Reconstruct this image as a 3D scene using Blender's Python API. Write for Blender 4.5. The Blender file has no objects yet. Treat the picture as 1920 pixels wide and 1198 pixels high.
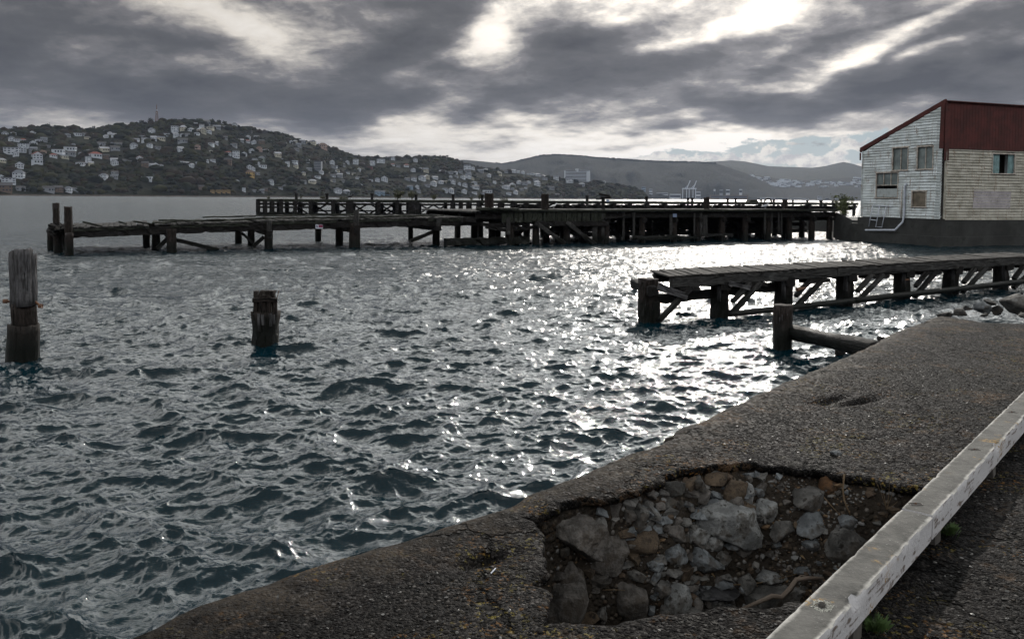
import bpy, bmesh, math, random
import numpy as np
from mathutils import Vector, Matrix, noise
R = math.radians
sc = bpy.context.scene
COL = sc.collection
random.seed(7)
rng = np.random.default_rng(11)

# ---------------------------------------------------------------- camera
F = 1500.0; CX = 960.0; CY = 441.2; EYE = 2.9      # metres above the water (z = 0)
PITCH = R(2.7); ROLL = R(0.447)
fwd = Vector((0, math.cos(PITCH), -math.sin(PITCH)))
up0 = Vector((0, math.sin(PITCH), math.cos(PITCH))); rt0 = Vector((1, 0, 0))
rt = rt0 * math.cos(ROLL) + up0 * math.sin(ROLL)
up = up0 * math.cos(ROLL) - rt0 * math.sin(ROLL)
cam = bpy.data.objects.new('camera', bpy.data.cameras.new('camera'))
COL.objects.link(cam); sc.camera = cam
cam.data.sensor_width = 36; cam.data.lens = 36 * F / 1920
cam.data.shift_y = -(599 - CY) / 1920
cam.data.clip_start = 0.05; cam.data.clip_end = 30000
M = Matrix.Identity(4)
for i in range(3):
    M[i][0] = rt[i]; M[i][1] = up[i]; M[i][2] = -fwd[i]
M[0][3], M[1][3], M[2][3] = 0, 0, EYE
cam.matrix_world = M

def ray(px, py):
    return rt * ((px - CX) / F) + up * (-(py - CY) / F) + fwd
def at(px, py, z):                                  # where a line of sight meets the level z
    d = ray(px, py); k = (z - EYE) / d.z
    return Vector((d.x * k, d.y * k, z))
def atY(px, py, Y):
    d = ray(px, py); k = Y / d.y
    return Vector((d.x * k, Y, EYE + d.z * k))
def proj(p):
    q = Vector(p) - Vector((0, 0, EYE)); w = q.dot(fwd)
    return CX + F * q.dot(rt) / w, CY - F * q.dot(up) / w
def azel(px, py):
    d = ray(px, py).normalized()
    return math.degrees(math.atan2(d.x, d.y)), math.degrees(math.asin(d.z))

# ---------------------------------------------------------------- node helper
class N:
    def __init__(s, tree): s.t = tree
    def n(s, kind, **kw):
        nd = s.t.nodes.new(kind); ins = {}
        for k, v in kw.items():
            if k.startswith('i_'): ins[k[2:].replace('_', ' ')] = v
            else: setattr(nd, k, v)
        for k, v in ins.items(): s.put(nd.inputs[int(k) if k.isdigit() else k], v)
        return nd
    def put(s, sock, v):
        if isinstance(v, bpy.types.NodeSocket): s.t.links.new(v, sock)
        elif isinstance(v, bpy.types.Node): s.t.links.new(v.outputs[0], sock)
        else: sock.default_value = v
    def m(s, op, a, b=0.0, c=0.0, clamp=False):
        nd = s.t.nodes.new('ShaderNodeMath'); nd.operation = op; nd.use_clamp = clamp
        s.put(nd.inputs[0], a); s.put(nd.inputs[1], b); s.put(nd.inputs[2], c)
        return nd.outputs[0]
    def v(s, op, a, b=(0, 0, 0), out=0):
        nd = s.t.nodes.new('ShaderNodeVectorMath'); nd.operation = op
        s.put(nd.inputs[0], a)
        if op == 'SCALE': s.put(nd.inputs[3], b)
        else: s.put(nd.inputs[1], b)
        return nd.outputs[out]
    def ramp(s, fac, stops, interp='LINEAR'):
        nd = s.t.nodes.new('ShaderNodeValToRGB'); cr = nd.color_ramp; cr.interpolation = interp
        while len(cr.elements) < len(stops): cr.elements.new(0.5)
        for e, (p, c) in zip(cr.elements, stops):
            e.position = p; e.color = (c, c, c, 1) if isinstance(c, (int, float)) else (*c, 1)
        s.put(nd.inputs[0], fac); return nd.outputs[0]
    def mix(s, f, a, b, mode='MIX'):
        nd = s.t.nodes.new('ShaderNodeMix'); nd.data_type = 'RGBA'; nd.blend_type = mode
        s.put(nd.inputs[0], f); s.put(nd.inputs[6], a if not isinstance(a, tuple) else (*a, 1)); s.put(nd.inputs[7], b if not isinstance(b, tuple) else (*b, 1))
        return nd.outputs[2]
    def noise(s, vec, scale, detail=4, rough=0.55, lac=2.0, dist=0.0, out=0):
        nd = s.n('ShaderNodeTexNoise', i_Scale=scale, i_Detail=detail, i_Roughness=rough, i_Lacunarity=lac, i_Distortion=dist)
        s.put(nd.inputs['Vector'], vec); return nd.outputs[out]
    def vor(s, vec, scale, feature='F1', out='Distance', rnd=1.0):
        nd = s.n('ShaderNodeTexVoronoi', feature=feature); nd.inputs['Scale'].default_value = scale
        nd.inputs['Randomness'].default_value = rnd
        s.put(nd.inputs['Vector'], vec); return nd.outputs[out]
    def smooth(s, x, a, b, lo=0.0, hi=1.0):
        nd = s.n('ShaderNodeMapRange', interpolation_type='SMOOTHSTEP')
        for i, q in enumerate((x, a, b, lo, hi)): s.put(nd.inputs[i], q)
        return nd.outputs[0]

# ---------------------------------------------------------------- sun, sky, exposure
SUN_AZ, SUN_EL = 15.5, 23.0
sun = bpy.data.objects.new('sun', bpy.data.lights.new('sun', 'SUN')); COL.objects.link(sun)
sun.data.energy = 2.4; sun.data.angle = R(0.7); sun.data.color = (1.0, 0.93, 0.84)
sd = Vector((math.sin(R(SUN_AZ)) * math.cos(R(SUN_EL)), math.cos(R(SUN_AZ)) * math.cos(R(SUN_EL)), math.sin(R(SUN_EL))))
sun.rotation_euler = sd.to_track_quat('Z', 'Y').to_euler()
sc.view_settings.view_transform = 'Standard'; sc.view_settings.look = 'None'
sc.view_settings.exposure = 0.0; sc.view_settings.gamma = 1.0

wd = bpy.data.worlds.new('World'); sc.world = wd; wd.use_nodes = True
wt = wd.node_tree; wt.nodes.clear(); g = N(wt)
sky = g.n('ShaderNodeTexSky', sky_type='NISHITA', sun_disc=False, sun_elevation=R(SUN_EL), sun_rotation=R(SUN_AZ), altitude=10, dust_density=1.0)
dirv = g.v('NORMALIZE', g.n('ShaderNodeTexCoord').outputs['Generated'])
sep = g.n('ShaderNodeSeparateXYZ'); g.put(sep.inputs[0], dirv)
az = g.m('DEGREES', g.m('ARCTAN2', sep.outputs[0], sep.outputs[1]))
el = g.m('DEGREES', g.m('ARCSINE', sep.outputs[2]))
P0 = g.n('ShaderNodeCombineXYZ', i_X=az, i_Y=el).outputs[0]
# cloud-layer coordinates: the direction met with a level sheet overhead
den = g.m('ADD', g.m('MAXIMUM', sep.outputs[2], 0.0), 0.21)
L0 = g.n('ShaderNodeCombineXYZ', i_X=g.m('DIVIDE', sep.outputs[0], den), i_Y=g.m('DIVIDE', sep.outputs[1], den)).outputs[0]
mp = g.n('ShaderNodeMapping'); g.put(mp.inputs[0], L0); mp.inputs['Rotation'].default_value = (0, 0, R(-38)); mp.inputs['Scale'].default_value = (1.25, 2.6, 1)
LS = mp.outputs[0]
warp = g.v('SCALE', g.v('SUBTRACT', g.noise(L0, 1.3, 4, 0.55, out=1), (0.5, 0.5, 0.5)), 7.0)
P = g.v('ADD', P0, warp)
def blob(px, py, sx, sy, rot=0, amp=1.0):
    a, e = azel(px, py); k = 1 / 26.0
    mp = g.n('ShaderNodeMapping', vector_type='TEXTURE'); g.put(mp.inputs[0], P)
    mp.inputs['Location'].default_value = (a, e, 0); mp.inputs['Rotation'].default_value = (0, 0, R(rot))
    mp.inputs['Scale'].default_value = (sx * k, sy * k, 1)
    q = g.v('DOT_PRODUCT', mp.outputs[0], mp.outputs[0], out=1)
    return g.m('MULTIPLY', g.m('POWER', 2.718, g.m('MULTIPLY', q, -1.0)), amp)
def total(lst):
    t = blob(*lst[0])
    for b in lst[1:]: t = g.m('ADD', t, blob(*b))
    return t
dark = total([(120, 105, 330, 75, -6, 1.0), (400, 170, 230, 45, -8, .8), (-250, 140, 300, 160, 0, .9),
              (760, 62, 170, 48, 26, 1.25), (900, 130, 180, 42, 12, .7), (1070, 85, 120, 50, -14, 1.3), (1250, 125, 210, 32, 16, 1.1), (1000, 190, 110, 30, 20, .8),
              (650, 205, 200, 22, 8, .7), (880, 230, 50, 22, 30, .6), (1560, 178, 240, 30, 6, 1.0), (1330, 200, 150, 18, 8, .6),
              (1830, 125, 230, 38, 14, 1.1), (1520, 85, 110, 14, 30, .7), (1640, 22, 230, 9, 14, .55), (1880, 25, 120, 26, 0, .6), (1700, 85, 90, 12, 35, .5),
              (560, 238, 90, 10, -10, .4), (1240, 250, 60, 9, 4, .5), (940, 262, 60, 8, 0, .45), (1180, 45, 60, 16, 30, .5), (2300, 150, 300, 120, 0, .8),
              (700, -60, 500, 50, 0, .5), (250, 20, 160, 30, -10, .35)])
lite = total([(480, 60, 120, 50, -16, 1.0), (390, 20, 120, 30, 0, .5), (930, 55, 75, 70, 50, 1.3), (900, 30, 60, 40, 0, .5), (1330, 50, 170, 36, 20, 1.35), (1450, 25, 90, 20, 20, .6), (1660, 68, 140, 20, 30, 1.1), (1800, 60, 90, 14, 22, .7),
              (1180, 12, 90, 18, 10, .6), (500, 208, 80, 22, -15, .9), (950, 258, 420, 26, 0, 1.2), (760, 240, 120, 18, 14, .5), (1430, 236, 280, 24, 5, 1.1), (1480, 145, 200, 9, 15, .55), (1500, 262, 300, 24, 0, .7), (1150, 300, 700, 22, 0, .8),
              (1330, -140, 420, 110, 10, .9), (100, 226, 260, 18, 0, .85), (420, 222, 120, 22, 0, .6), (60, 5, 200, 14, 0, .3)])
lg = g.m('MULTIPLY', g.m('LOGARITHM', g.m('MAXIMUM', g.m('ADD', el, 5.0), 1.0), 2.718), 1.6)
mq = g.n('ShaderNodeMapping'); g.put(mq.inputs[0], g.n('ShaderNodeCombineXYZ', i_X=g.m('MULTIPLY', az, 0.062), i_Y=lg).outputs[0]); mq.inputs['Rotation'].default_value = (0, 0, R(-27)); mq.inputs['Scale'].default_value = (1.0, 1.9, 1)
n1 = g.m('ADD', g.m('MULTIPLY', g.noise(LS, 1.7, 8, 0.58, dist=0.35), .35), g.m('MULTIPLY', g.noise(mq.outputs[0], 1.15, 8, 0.58, dist=0.5), .75))
mr = g.n('ShaderNodeMapping'); g.put(mr.inputs[0], g.n('ShaderNodeCombineXYZ', i_X=g.m('MULTIPLY', az, 0.062), i_Y=lg).outputs[0]); mr.inputs['Rotation'].default_value = (0, 0, R(-24)); mr.inputs['Scale'].default_value = (1.0, 1.45, 1)
n2 = g.noise(mr.outputs[0], 5.0, 8, 0.60, dist=.25)
n3 = g.noise(mr.outputs[0], 13.0, 6, 0.62)
D = g.m('SUBTRACT', g.m('ADD', g.m('SUBTRACT', dark, lite), 0.38), g.smooth(sep.outputs[2], 0.25, 0.5, 0.0, 0.75))
low = g.smooth(sep.outputs[2], 0.02, 0.14, 0.7, 1.0)
D = g.m('ADD', D, g.m('MULTIPLY', g.m('SUBTRACT', n1, 0.55), g.m('MULTIPLY', low, 2.5)))
D = g.m('ADD', D, g.m('MULTIPLY', g.m('SUBTRACT', n2, 0.5), g.m('MULTIPLY', low, 1.75)))
D = g.m('ADD', D, g.m('MULTIPLY', g.m('SUBTRACT', n3, 0.5), .6))
cloud = g.ramp(g.m('MULTIPLY_ADD', D, 0.36, 0.31, clamp=True),
               [(0.0, (1.02, .96, .88)), (0.16, (.90, .835, .745)), (0.32, (.47, .44, .41)), (0.46, (.20, .193, .197)), (0.62, (.110, .109, .113)), (1.0, (.052, .052, .057))])
# thin cloud glows round the hidden sun
cosg = g.v('DOT_PRODUCT', dirv, tuple(sd), out=1)
glow = g.m('MULTIPLY_ADD', g.m('POWER', g.m('MAXIMUM', cosg, 0.0), 14.0), 0.9, 0.75)
cloud = g.mix(1.0, cloud, g.n('ShaderNodeCombineXYZ', i_X=glow, i_Y=glow, i_Z=glow).outputs[0], 'MULTIPLY')
# lighter sky behind the viewer
back = g.m('MAXIMUM', g.smooth(sep.outputs[1], 0.3, -0.6, 1.0, 1.15), g.m('MULTIPLY', g.smooth(sep.outputs[2], 0.22, 0.38, 1.0, 4.4), g.smooth(sep.outputs[2], 0.52, 0.80, 1.0, 0.16)))
cloud = g.v('MULTIPLY', cloud, g.mix(g.smooth(sep.outputs[2], .20, .40), (1.0, 1.0, 1.0), (.92, 1.0, 1.08)))
cloud = g.v('SCALE', cloud, g.m('MULTIPLY', back, 10.0))
# openings to blue sky low over the hills, with small cumulus in them
hole = total([(1130, 292, 230, 17, -4, .6), (1330, 282, 230, 22, 6, .95), (1560, 285, 170, 34, 4, 1.1), (640, 240, 50, 10, 10, .25), (1500, 252, 60, 12, 12, .4), (520, 232, 40, 10, 0, .2), (1700, 300, 300, 40, 0, .8)])
cu = g.noise(g.v('MULTIPLY', P0, (0.20, 0.36, 1)), 1.9, 8, 0.62)
clr = g.smooth(g.m('SUBTRACT', hole, g.m('MULTIPLY', cu, 3.4)), -0.98, -0.60)
clr = g.m('MULTIPLY', clr, g.smooth(D, 1.1, 0.3))
skyc = g.v('SCALE', g.mix(0.9, sky.outputs[0], (2.9, 4.3, 5.2)), 0.85)
P0b = P0
wp2 = g.v('SCALE', g.v('SUBTRACT', g.noise(g.v('MULTIPLY', P0, (1, 1.5, 1)), .55, 6, 0.62, out=1), (0.5, 0.5, 0.5)), 2.6)
Psave = P; P = g.v('ADD', P0, wp2)
cum = total([(1485, 303, 62, 15, 4, 1.2), (1385, 298, 38, 10, 0, 1.0), (1550, 306, 40, 12, 0, 1.1), (1290, 297, 60, 10, 0, 1.0), (1235, 290, 40, 9, 0, .8), (1425, 281, 34, 9, 20, .9), (1600, 274, 50, 10, 8, 1.0), (1160, 290, 60, 9, 0, .9), (1360, 262, 90, 9, 4, .8), (1560, 262, 30, 6, 0, .7)])
P = Psave
cm = g.m('MULTIPLY', g.smooth(g.m('ADD', cum, g.m('MULTIPLY', g.m('SUBTRACT', cu, .5), 1.6)), .42, .80), clr)
shade = g.smooth(g.noise(g.v('MULTIPLY', P0, (1, 1.4, 1)), .9, 6, .6), .35, .62)
full = g.mix(clr, cloud, skyc)
full = g.mix(cm, full, g.mix(shade, (5.2, 5.0, 4.9), (9.0, 8.5, 7.6)))
bg = g.n('ShaderNodeBackground', i_Strength=0.1); g.put(bg.inputs[0], full)
wo = g.n('ShaderNodeOutputWorld'); g.put(wo.inputs[0], bg.outputs[0])
wd.cycles.sampling_method = 'MANUAL'; wd.cycles.sample_map_resolution = 1024
sc.cycles.max_bounces = 6; sc.cycles.volume_bounces = 0
sc.cycles.use_denoising = True
try: sc.cycles.denoising_prefilter = 'ACCURATE'
except Exception: pass
sc.cycles.sample_clamp_indirect = 6.0

# ---------------------------------------------------------------- object helpers
def tag(o, label=None, cat=None, group=None, kind=None):
    if label: o['label'] = label
    if cat: o['category'] = cat
    if group: o['group'] = group
    if kind: o['kind'] = kind
    return o
def empty(name, loc, label, cat, group=None):
    o = bpy.data.objects.new(name, None); COL.objects.link(o); o.location = loc
    o.empty_display_size = 0.2
    return tag(o, label, cat, group)
class MB:
    def __init__(s): s.v = []; s.f = []; s.mi = []; s.lc = []; s.cur = 0
    def add(s, vs, fs, lcs=None):
        b = len(s.v); s.v += [tuple(p) for p in vs]
        s.lc += (lcs if lcs else [tuple(p) for p in vs])
        for f in fs: s.f.append(tuple(b + i for i in f)); s.mi.append(s.cur)
    def box(s, c, dx, dy, dz, ax=None, ay=None, jit=0):
        """box centred at c with half sizes along axes ax, ay, ax x ay"""
        ax = Vector(ax or (1, 0, 0)).normalized(); ay = Vector(ay or (0, 1, 0)).normalized(); azv = ax.cross(ay).normalized()
        vs = []
        for i in (-1, 1):
            for j in (-1, 1):
                for k in (-1, 1):
                    p = Vector(c) + ax * dx * i + ay * dy * j + azv * dz * k
                    if jit: p += Vector([random.uniform(-jit, jit) for _ in range(3)])
                    vs.append(p)
        o = random.random() * 50
        L = [(o + i * dx, o + j * dy, k * dz) for i in (-1, 1) for j in (-1, 1) for k in (-1, 1)]
        s.add(vs, [(0, 1, 3, 2), (4, 6, 7, 5), (0, 4, 5, 1), (2, 3, 7, 6), (0, 2, 6, 4), (1, 5, 7, 3)], L)
    def beam(s, p0, p1, w, h, up=(0, 0, 1), wear=0.012, seg=None, ch=0.12, ends=0.0):
        """weathered timber from p0 to p1: chamfered section, edges nibbled along the length"""
        p0, p1 = Vector(p0), Vector(p1); d = p1 - p0; L = d.length; d.normalize()
        u = Vector(up); sd_ = d.cross(u)
        if sd_.length < 1e-4: sd_ = d.cross(Vector((0, 1, 0)))
        sd_.normalize(); u = sd_.cross(d).normalized()
        seg = seg or max(2, min(40, int(L / 0.25)))
        sec = [(-.5, -.5 + ch), (-.5, .5 - ch), (-.5 + ch, .5), (.5 - ch, .5), (.5, .5 - ch), (.5, -.5 + ch), (.5 - ch, -.5), (-.5 + ch, -.5)]
        o = random.random() * 90; vs = []; lc = []; fs = []
        for i in range(seg + 1):
            t = i / seg
            for k, (a, b) in enumerate(sec):
                e = (random.random() ** 3) * wear * 2.2
                q = p0 + d * (L * t + (random.uniform(-ends, ends) if i in (0, seg) else 0)) + sd_ * (a * w - math.copysign(e, a)) + u * (b * h - math.copysign(e, b))
                vs.append(q); lc.append((o + L * t, o + a * w, b * h))
        for i in range(seg):
            for k in range(8):
                a = i * 8 + k; b = i * 8 + (k + 1) % 8
                fs.append((a, b, b + 8, a + 8))
        fs.append(tuple(range(7, -1, -1))); fs.append(tuple(seg * 8 + k for k in range(8)))
        s.add(vs, fs, lc)
    def pole(s, p0, p1, r0, r1, n=12, wear=0.02, jag=0.0, seg=None, bulge=0.0):
        p0, p1 = Vector(p0), Vector(p1); d = p1 - p0; L = d.length; d.normalize()
        a0 = d.cross(Vector((0, 1, 0)) if abs(d.y) < 0.9 else Vector((1, 0, 0))).normalized(); b0 = d.cross(a0)
        seg = seg or max(3, min(24, int(L / 0.14))); o = random.random() * 90
        prof = [random.uniform(-1, 1) for _ in range(n)]
        vs = []; lc = []; fs = []
        for i in range(seg + 1):
            t = i / seg; r = r0 + (r1 - r0) * t + bulge * math.sin(t * 9 + o) * r0
            for k in range(n):
                th = 2 * math.pi * k / n
                rr = r * (1 + 0.55 * wear / max(r, .02) * prof[k]) + random.uniform(-wear, wear) * .25
                jl = random.uniform(-jag, 0) if (i == seg and jag) else 0
                vs.append(p0 + d * (L * t + jl) + (a0 * math.cos(th) + b0 * math.sin(th)) * rr)
                lc.append((o + L * t, o + math.cos(th) * r, math.sin(th) * r))
        for i in range(seg):
            for k in range(n):
                a = i * n + k; b = i * n + (k + 1) % n
                fs.append((a, b, b + n, a + n))
        c = len(vs); vs.append(p1 - d * (jag * .6 + .01)); lc.append((o + L, o, 0))
        for k in range(n): fs.append((seg * n + k, seg * n + (k + 1) % n, c))
        fs.append(tuple(range(n - 1, -1, -1)))
        s.add(vs, fs, lc)
    def tube(s, pts, r, n=6, taper=1.0):
        pts = [Vector(p) for p in pts]; vs = []; fs = []; o = random.random() * 50; acc = 0; lc = []
        for i, p in enumerate(pts):
            t = (pts[min(i + 1, len(pts) - 1)] - pts[max(i - 1, 0)]).normalized()
            a = t.cross(Vector((.13, .31, .94))).normalized(); b = t.cross(a)
            rr = (r[i] if isinstance(r, (list, tuple)) else r * (1 + (taper - 1) * i / (len(pts) - 1)))
            if i: acc += (p - pts[i - 1]).length
            for k in range(n):
                th = 2 * math.pi * k / n
                vs.append(p + (a * math.cos(th) + b * math.sin(th)) * rr); lc.append((o + acc, math.cos(th) * rr, math.sin(th) * rr))
        for i in range(len(pts) - 1):
            for k in range(n):
                fs.append((i * n + k, i * n + (k + 1) % n, (i + 1) * n + (k + 1) % n, (i + 1) * n + k))
        fs.append(tuple(range(n - 1, -1, -1))); fs.append(tuple((len(pts) - 1) * n + k for k in range(n)))
        s.add(vs, fs, lc)
    def prism(s, poly, off):
        """flat polygon (3-D points) thickened by vector off"""
        n = len(poly); off = Vector(off); vs = [Vector(p) for p in poly] + [Vector(p) + off for p in poly]
        fs = [tuple(range(n)), tuple(range(2 * n - 1, n - 1, -1))] + [(i, i + n, (i + 1) % n + n, (i + 1) % n) for i in range(n)]
        s.add(vs, fs)
    def build(s, name, mats, parent=None, smooth=False):
        me = bpy.data.meshes.new(name)
        o0 = Vector(parent_loc(parent)) if parent else Vector((0, 0, 0))
        me.from_pydata([tuple(Vector(p) - o0) for p in s.v], [], s.f)
        if not isinstance(mats, (list, tuple)): mats = [mats]
        for m_ in mats: me.materials.append(m_)
        if len(mats) > 1: me.polygons.foreach_set('material_index', s.mi)
        at_ = me.attributes.new('lc', 'FLOAT_VECTOR', 'POINT'); at_.data.foreach_set('vector', np.array(s.lc, dtype=np.float32).ravel())
        if smooth: me.polygons.foreach_set('use_smooth', [True] * len(me.polygons))
        me.validate(); me.update()
        bm = bmesh.new(); bm.from_mesh(me); bmesh.ops.recalc_face_normals(bm, faces=bm.faces); bm.to_mesh(me); bm.free()
        o = bpy.data.objects.new(name, me); COL.objects.link(o)
        if parent: o.parent = parent
        return o
def parent_loc(p):
    v = Vector(p.location)
    while p.parent: p = p.parent; v += Vector(p.location)
    return v
def npmesh(name, V, Fq, mat, smooth=True, attrs=None):
    me = bpy.data.meshes.new(name); V = np.asarray(V, dtype=np.float32); Fq = np.asarray(Fq, dtype=np.int32)
    k = Fq.shape[1]
    me.vertices.add(len(V)); me.vertices.foreach_set('co', V.ravel())
    me.loops.add(Fq.size); me.loops.foreach_set('vertex_index', Fq.ravel())
    me.polygons.add(len(Fq)); me.polygons.foreach_set('loop_start', np.arange(0, Fq.size, k, dtype=np.int32))
    me.polygons.foreach_set('use_smooth', np.full(len(Fq), smooth))
    me.update(calc_edges=True)
    for nme, arr in (attrs or {}).items():
        a = me.attributes.new(nme, 'FLOAT', 'POINT'); a.data.foreach_set('value', np.asarray(arr, dtype=np.float32).ravel())
    me.materials.append(mat)
    o = bpy.data.objects.new(name, me); COL.objects.link(o); return o
def gridfaces(nu, nv):
    i = np.arange(nu - 1)[:, None]; j = np.arange(nv - 1)[None, :]
    a = i * nv + j
    return np.stack([a, a + nv, a + nv + 1, a + 1], -1).reshape(-1, 4)
def vnoise(x, y, seed=0, octs=4, pers=0.5):
    """smooth value noise on arrays, -1..1"""
    r = np.random.default_rng(seed); T = r.random((64, 64)) * 2 - 1; out = np.zeros_like(x, dtype=float); a = 1; tot = 0; f = 1.0
    for _ in range(octs):
        xs = x * f + 13.7 * _; ys = y * f + 7.3 * _
        xi = np.floor(xs).astype(int); yi = np.floor(ys).astype(int); fx = xs - xi; fy = ys - yi
        fx = fx * fx * (3 - 2 * fx); fy = fy * fy * (3 - 2 * fy)
        g00 = T[xi % 64, yi % 64]; g10 = T[(xi + 1) % 64, yi % 64]; g01 = T[xi % 64, (yi + 1) % 64]; g11 = T[(xi + 1) % 64, (yi + 1) % 64]
        out += a * ((g00 * (1 - fx) + g10 * fx) * (1 - fy) + (g01 * (1 - fx) + g11 * fx) * fy); tot += a; a *= pers; f *= 2.03
    return out / tot

# ---------------------------------------------------------------- materials
def material(name, fn):
    m = bpy.data.materials.new(name); m.use_nodes = True; t = m.node_tree; t.nodes.clear(); gg = N(t)
    b = gg.n('ShaderNodeBsdfPrincipled'); o = gg.n('ShaderNodeOutputMaterial'); gg.put(o.inputs[0], b.outputs[0])
    fn(gg, b, o); return m
def bump(g, b, h, strength=0.5, dist=0.02):
    bp = g.n('ShaderNodeBump', i_Strength=strength, i_Distance=dist); g.put(bp.inputs['Height'], h); g.put(b.inputs['Normal'], bp.outputs[0])
def plain(col, rough=0.7, var=0.25, scale=3.0, metal=0.0, dirt=None):
    def fn(g, b, o):
        co = g.n('ShaderNodeTexCoord').outputs['Object']
        n = g.noise(co, scale, 5, 0.6)
        c = g.mix(g.smooth(n, .3, .7), tuple(x * (1 - var) for x in col), tuple(min(1, x * (1 + var)) for x in col))
        if dirt:
            c = g.mix(g.smooth(g.noise(co, scale * 2.3, 6, 0.7), .52, .68), c, dirt)
        g.put(b.inputs['Base Color'], c); b.inputs['Roughness'].default_value = rough; b.inputs['Metallic'].default_value = metal
        bump(g, b, g.noise(co, scale * 6, 4, .6), 0.3, 0.01)
    return fn
def timber(c0, c1, c2, wet=True):
    def fn(g, b, o):
        lc = g.n('ShaderNodeAttribute', attribute_name='lc').outputs['Vector']
        mp = g.n('ShaderNodeMapping'); g.put(mp.inputs[0], lc); mp.inputs['Scale'].default_value = (2.2, 13, 13)
        grain = g.noise(mp.outputs[0], 2.2, 7, 0.65, dist=.3)
        big = g.noise(lc, 2.3, 4, 0.6)
        split = g.smooth(g.noise(g.v('MULTIPLY', lc, (1.1, 26, 26)), 1.0, 3, .5, dist=.6), .40, .34)
        c = g.mix(g.smooth(grain, .32, .68), c0, c1)
        c = g.mix(g.smooth(big, .55, .78), c, c2)
        c = g.mix(split, c, tuple(x * .25 for x in c0))
        ws = g.n('ShaderNodeNewGeometry').outputs['Position']
        sp = g.n('ShaderNodeSeparateXYZ'); g.put(sp.inputs[0], ws)
        if wet:                                   # tide line: black wet weed growth near the water
            w = g.smooth(g.m('ADD', sp.outputs[2], g.m('MULTIPLY', g.m('SUBTRACT', big, .5), .5)), 0.25, 0.75)
            c = g.mix(w, (.006, .007, .006), c)
            g.put(b.inputs['Roughness'], g.m('MULTIPLY_ADD', w, 0.45, 0.4))
        else: b.inputs['Roughness'].default_value = 0.8
        g.put(b.inputs['Base Color'], c)
        b.inputs['Specular IOR Level'].default_value = 0.12
        bump(g, b, g.m('SUBTRACT', g.m('ADD', grain, g.m('MULTIPLY', g.noise(lc, 30, 3, .6), .4)), split), 0.9, 0.025)
    return fn
MT = {}
MT['timber'] = material('weathered_timber', timber((.005, .005, .005), (.018, .0165, .0165), (.034, .033, .036)))
MT['pile'] = material('old_pile_timber', timber((.007, .006, .0055), (.030, .024, .022), (.055, .049, .051)))
MT['grey'] = material('silvered_timber', timber((.025, .024, .025), (.085, .084, .09), (.14, .14, .145)))
MT['deck'] = material('deck_timber', timber((.014, .014, .014), (.048, .047, .047), (.085, .085, .085)))
MT['mossy'] = material('mossy_timber', timber((.010, .012, .010), (.034, .037, .030), (.07, .075, .066)))
MT['wetlog'] = material('black_wet_log', timber((.003, .003, .003), (.010, .009, .009), (.022, .020, .020)))
MT['rust'] = material('rusted_iron', plain((.09, .04, .02), .8, .5, 20))
MT['galv'] = material('galvanised_steel', plain((.30, .31, .33), .5, .25, 6, .4, (.12, .08, .05)))
MT['plastic'] = material('white_plastic_pipe', plain((.40, .43, .50), .5, .15, 5))

# ================================================================ WATER
def wave_tile(n, Lt, lam, rms, wind, seed, chop):
    r = np.random.default_rng(seed)
    k1 = np.fft.fftfreq(n, Lt / n) * 2 * np.pi; KX, KY = np.meshgrid(k1, k1, indexing='ij'); K = np.hypot(KX, KY); K[0, 0] = 1
    kp = 2 * np.pi / lam
    S = np.exp(-1.2 * (kp / K) ** 2) / K ** 3.55
    cosw = (KX * math.sin(wind) + KY * math.cos(wind)) / K
    S *= 0.06 + np.abs(cosw) ** 4
    S *= np.exp(-(K * Lt / n * 0.55) ** 2 * .5); S[0, 0] = 0
    A = (r.normal(size=(n, n)) + 1j * r.normal(size=(n, n))) * np.sqrt(S)
    h = np.fft.ifft2(A).real; sc_ = rms / h.std(); h *= sc_
    dx = np.fft.ifft2(1j * KX / K * A).real * sc_ * chop; dy = np.fft.ifft2(1j * KY / K * A).real * sc_ * chop
    return h, dx, dy, Lt
def sample(tile, X, Y, rot=0.0):
    h, dx, dy, Lt = tile; n = h.shape[0]; c, s_ = math.cos(rot), math.sin(rot)
    U = (X * c + Y * s_) / Lt * n; V = (-X * s_ + Y * c) / Lt * n
    i = np.floor(U).astype(int); j = np.floor(V).astype(int); fu = U - i; fv = V - j
    def g_(T): return (T[i % n, j % n] * (1 - fu) + T[(i + 1) % n, j % n] * fu) * (1 - fv) + (T[i % n, (j + 1) % n] * (1 - fu) + T[(i + 1) % n, (j + 1) % n] * fu) * fv
    a, b, d = g_(h), g_(dx), g_(dy)
    return a, b * c - d * s_, b * s_ + d * c
TA = wave_tile(768, 41.0, 1.8, 0.038, R(8), 3, 1.2)
TB = wave_tile(512, 13.0, 0.95, 0.015, R(-14), 5, 1.1)
TC = wave_tile(512, 3.7, 0.22, 0.0036, R(20), 8, 0.8)
rr = [2.0]
while rr[-1] < 9000:
    r_ = rr[-1]; rr.append(r_ + max(0.02, min(r_ * r_ * 0.00026, r_ * 0.12)))
rr = np.array(rr); th = np.radians(np.concatenate([np.linspace(-75, -37, 60)[:-1], np.linspace(-37, 37, 1100), np.linspace(37, 75, 60)[1:]]))
RR, TH = np.meshgrid(rr, th, indexing='ij'); X = RR * np.sin(TH); Y = RR * np.cos(TH); Z = np.zeros_like(X)
step = np.gradient(rr)[:, None] + 0 * TH
DXX = np.zeros_like(X); DYY = np.zeros_like(X)
gust = 1 + 0.35 * vnoise(X * .05 + 9, Y * .025 + 4, 21, 3)
for T_, rot, lam in ((TA, 0.0, 1.8), (TB, 0.35, 0.95), (TC, -0.5, .25)):
    w = np.clip(1.6 - step / lam * 1.6, 0, 1) * gust
    a, b, c = sample(T_, X, Y, rot); Z += a * w; DXX += b * w; DYY += c * w
X += DXX; Y += DYY
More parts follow.
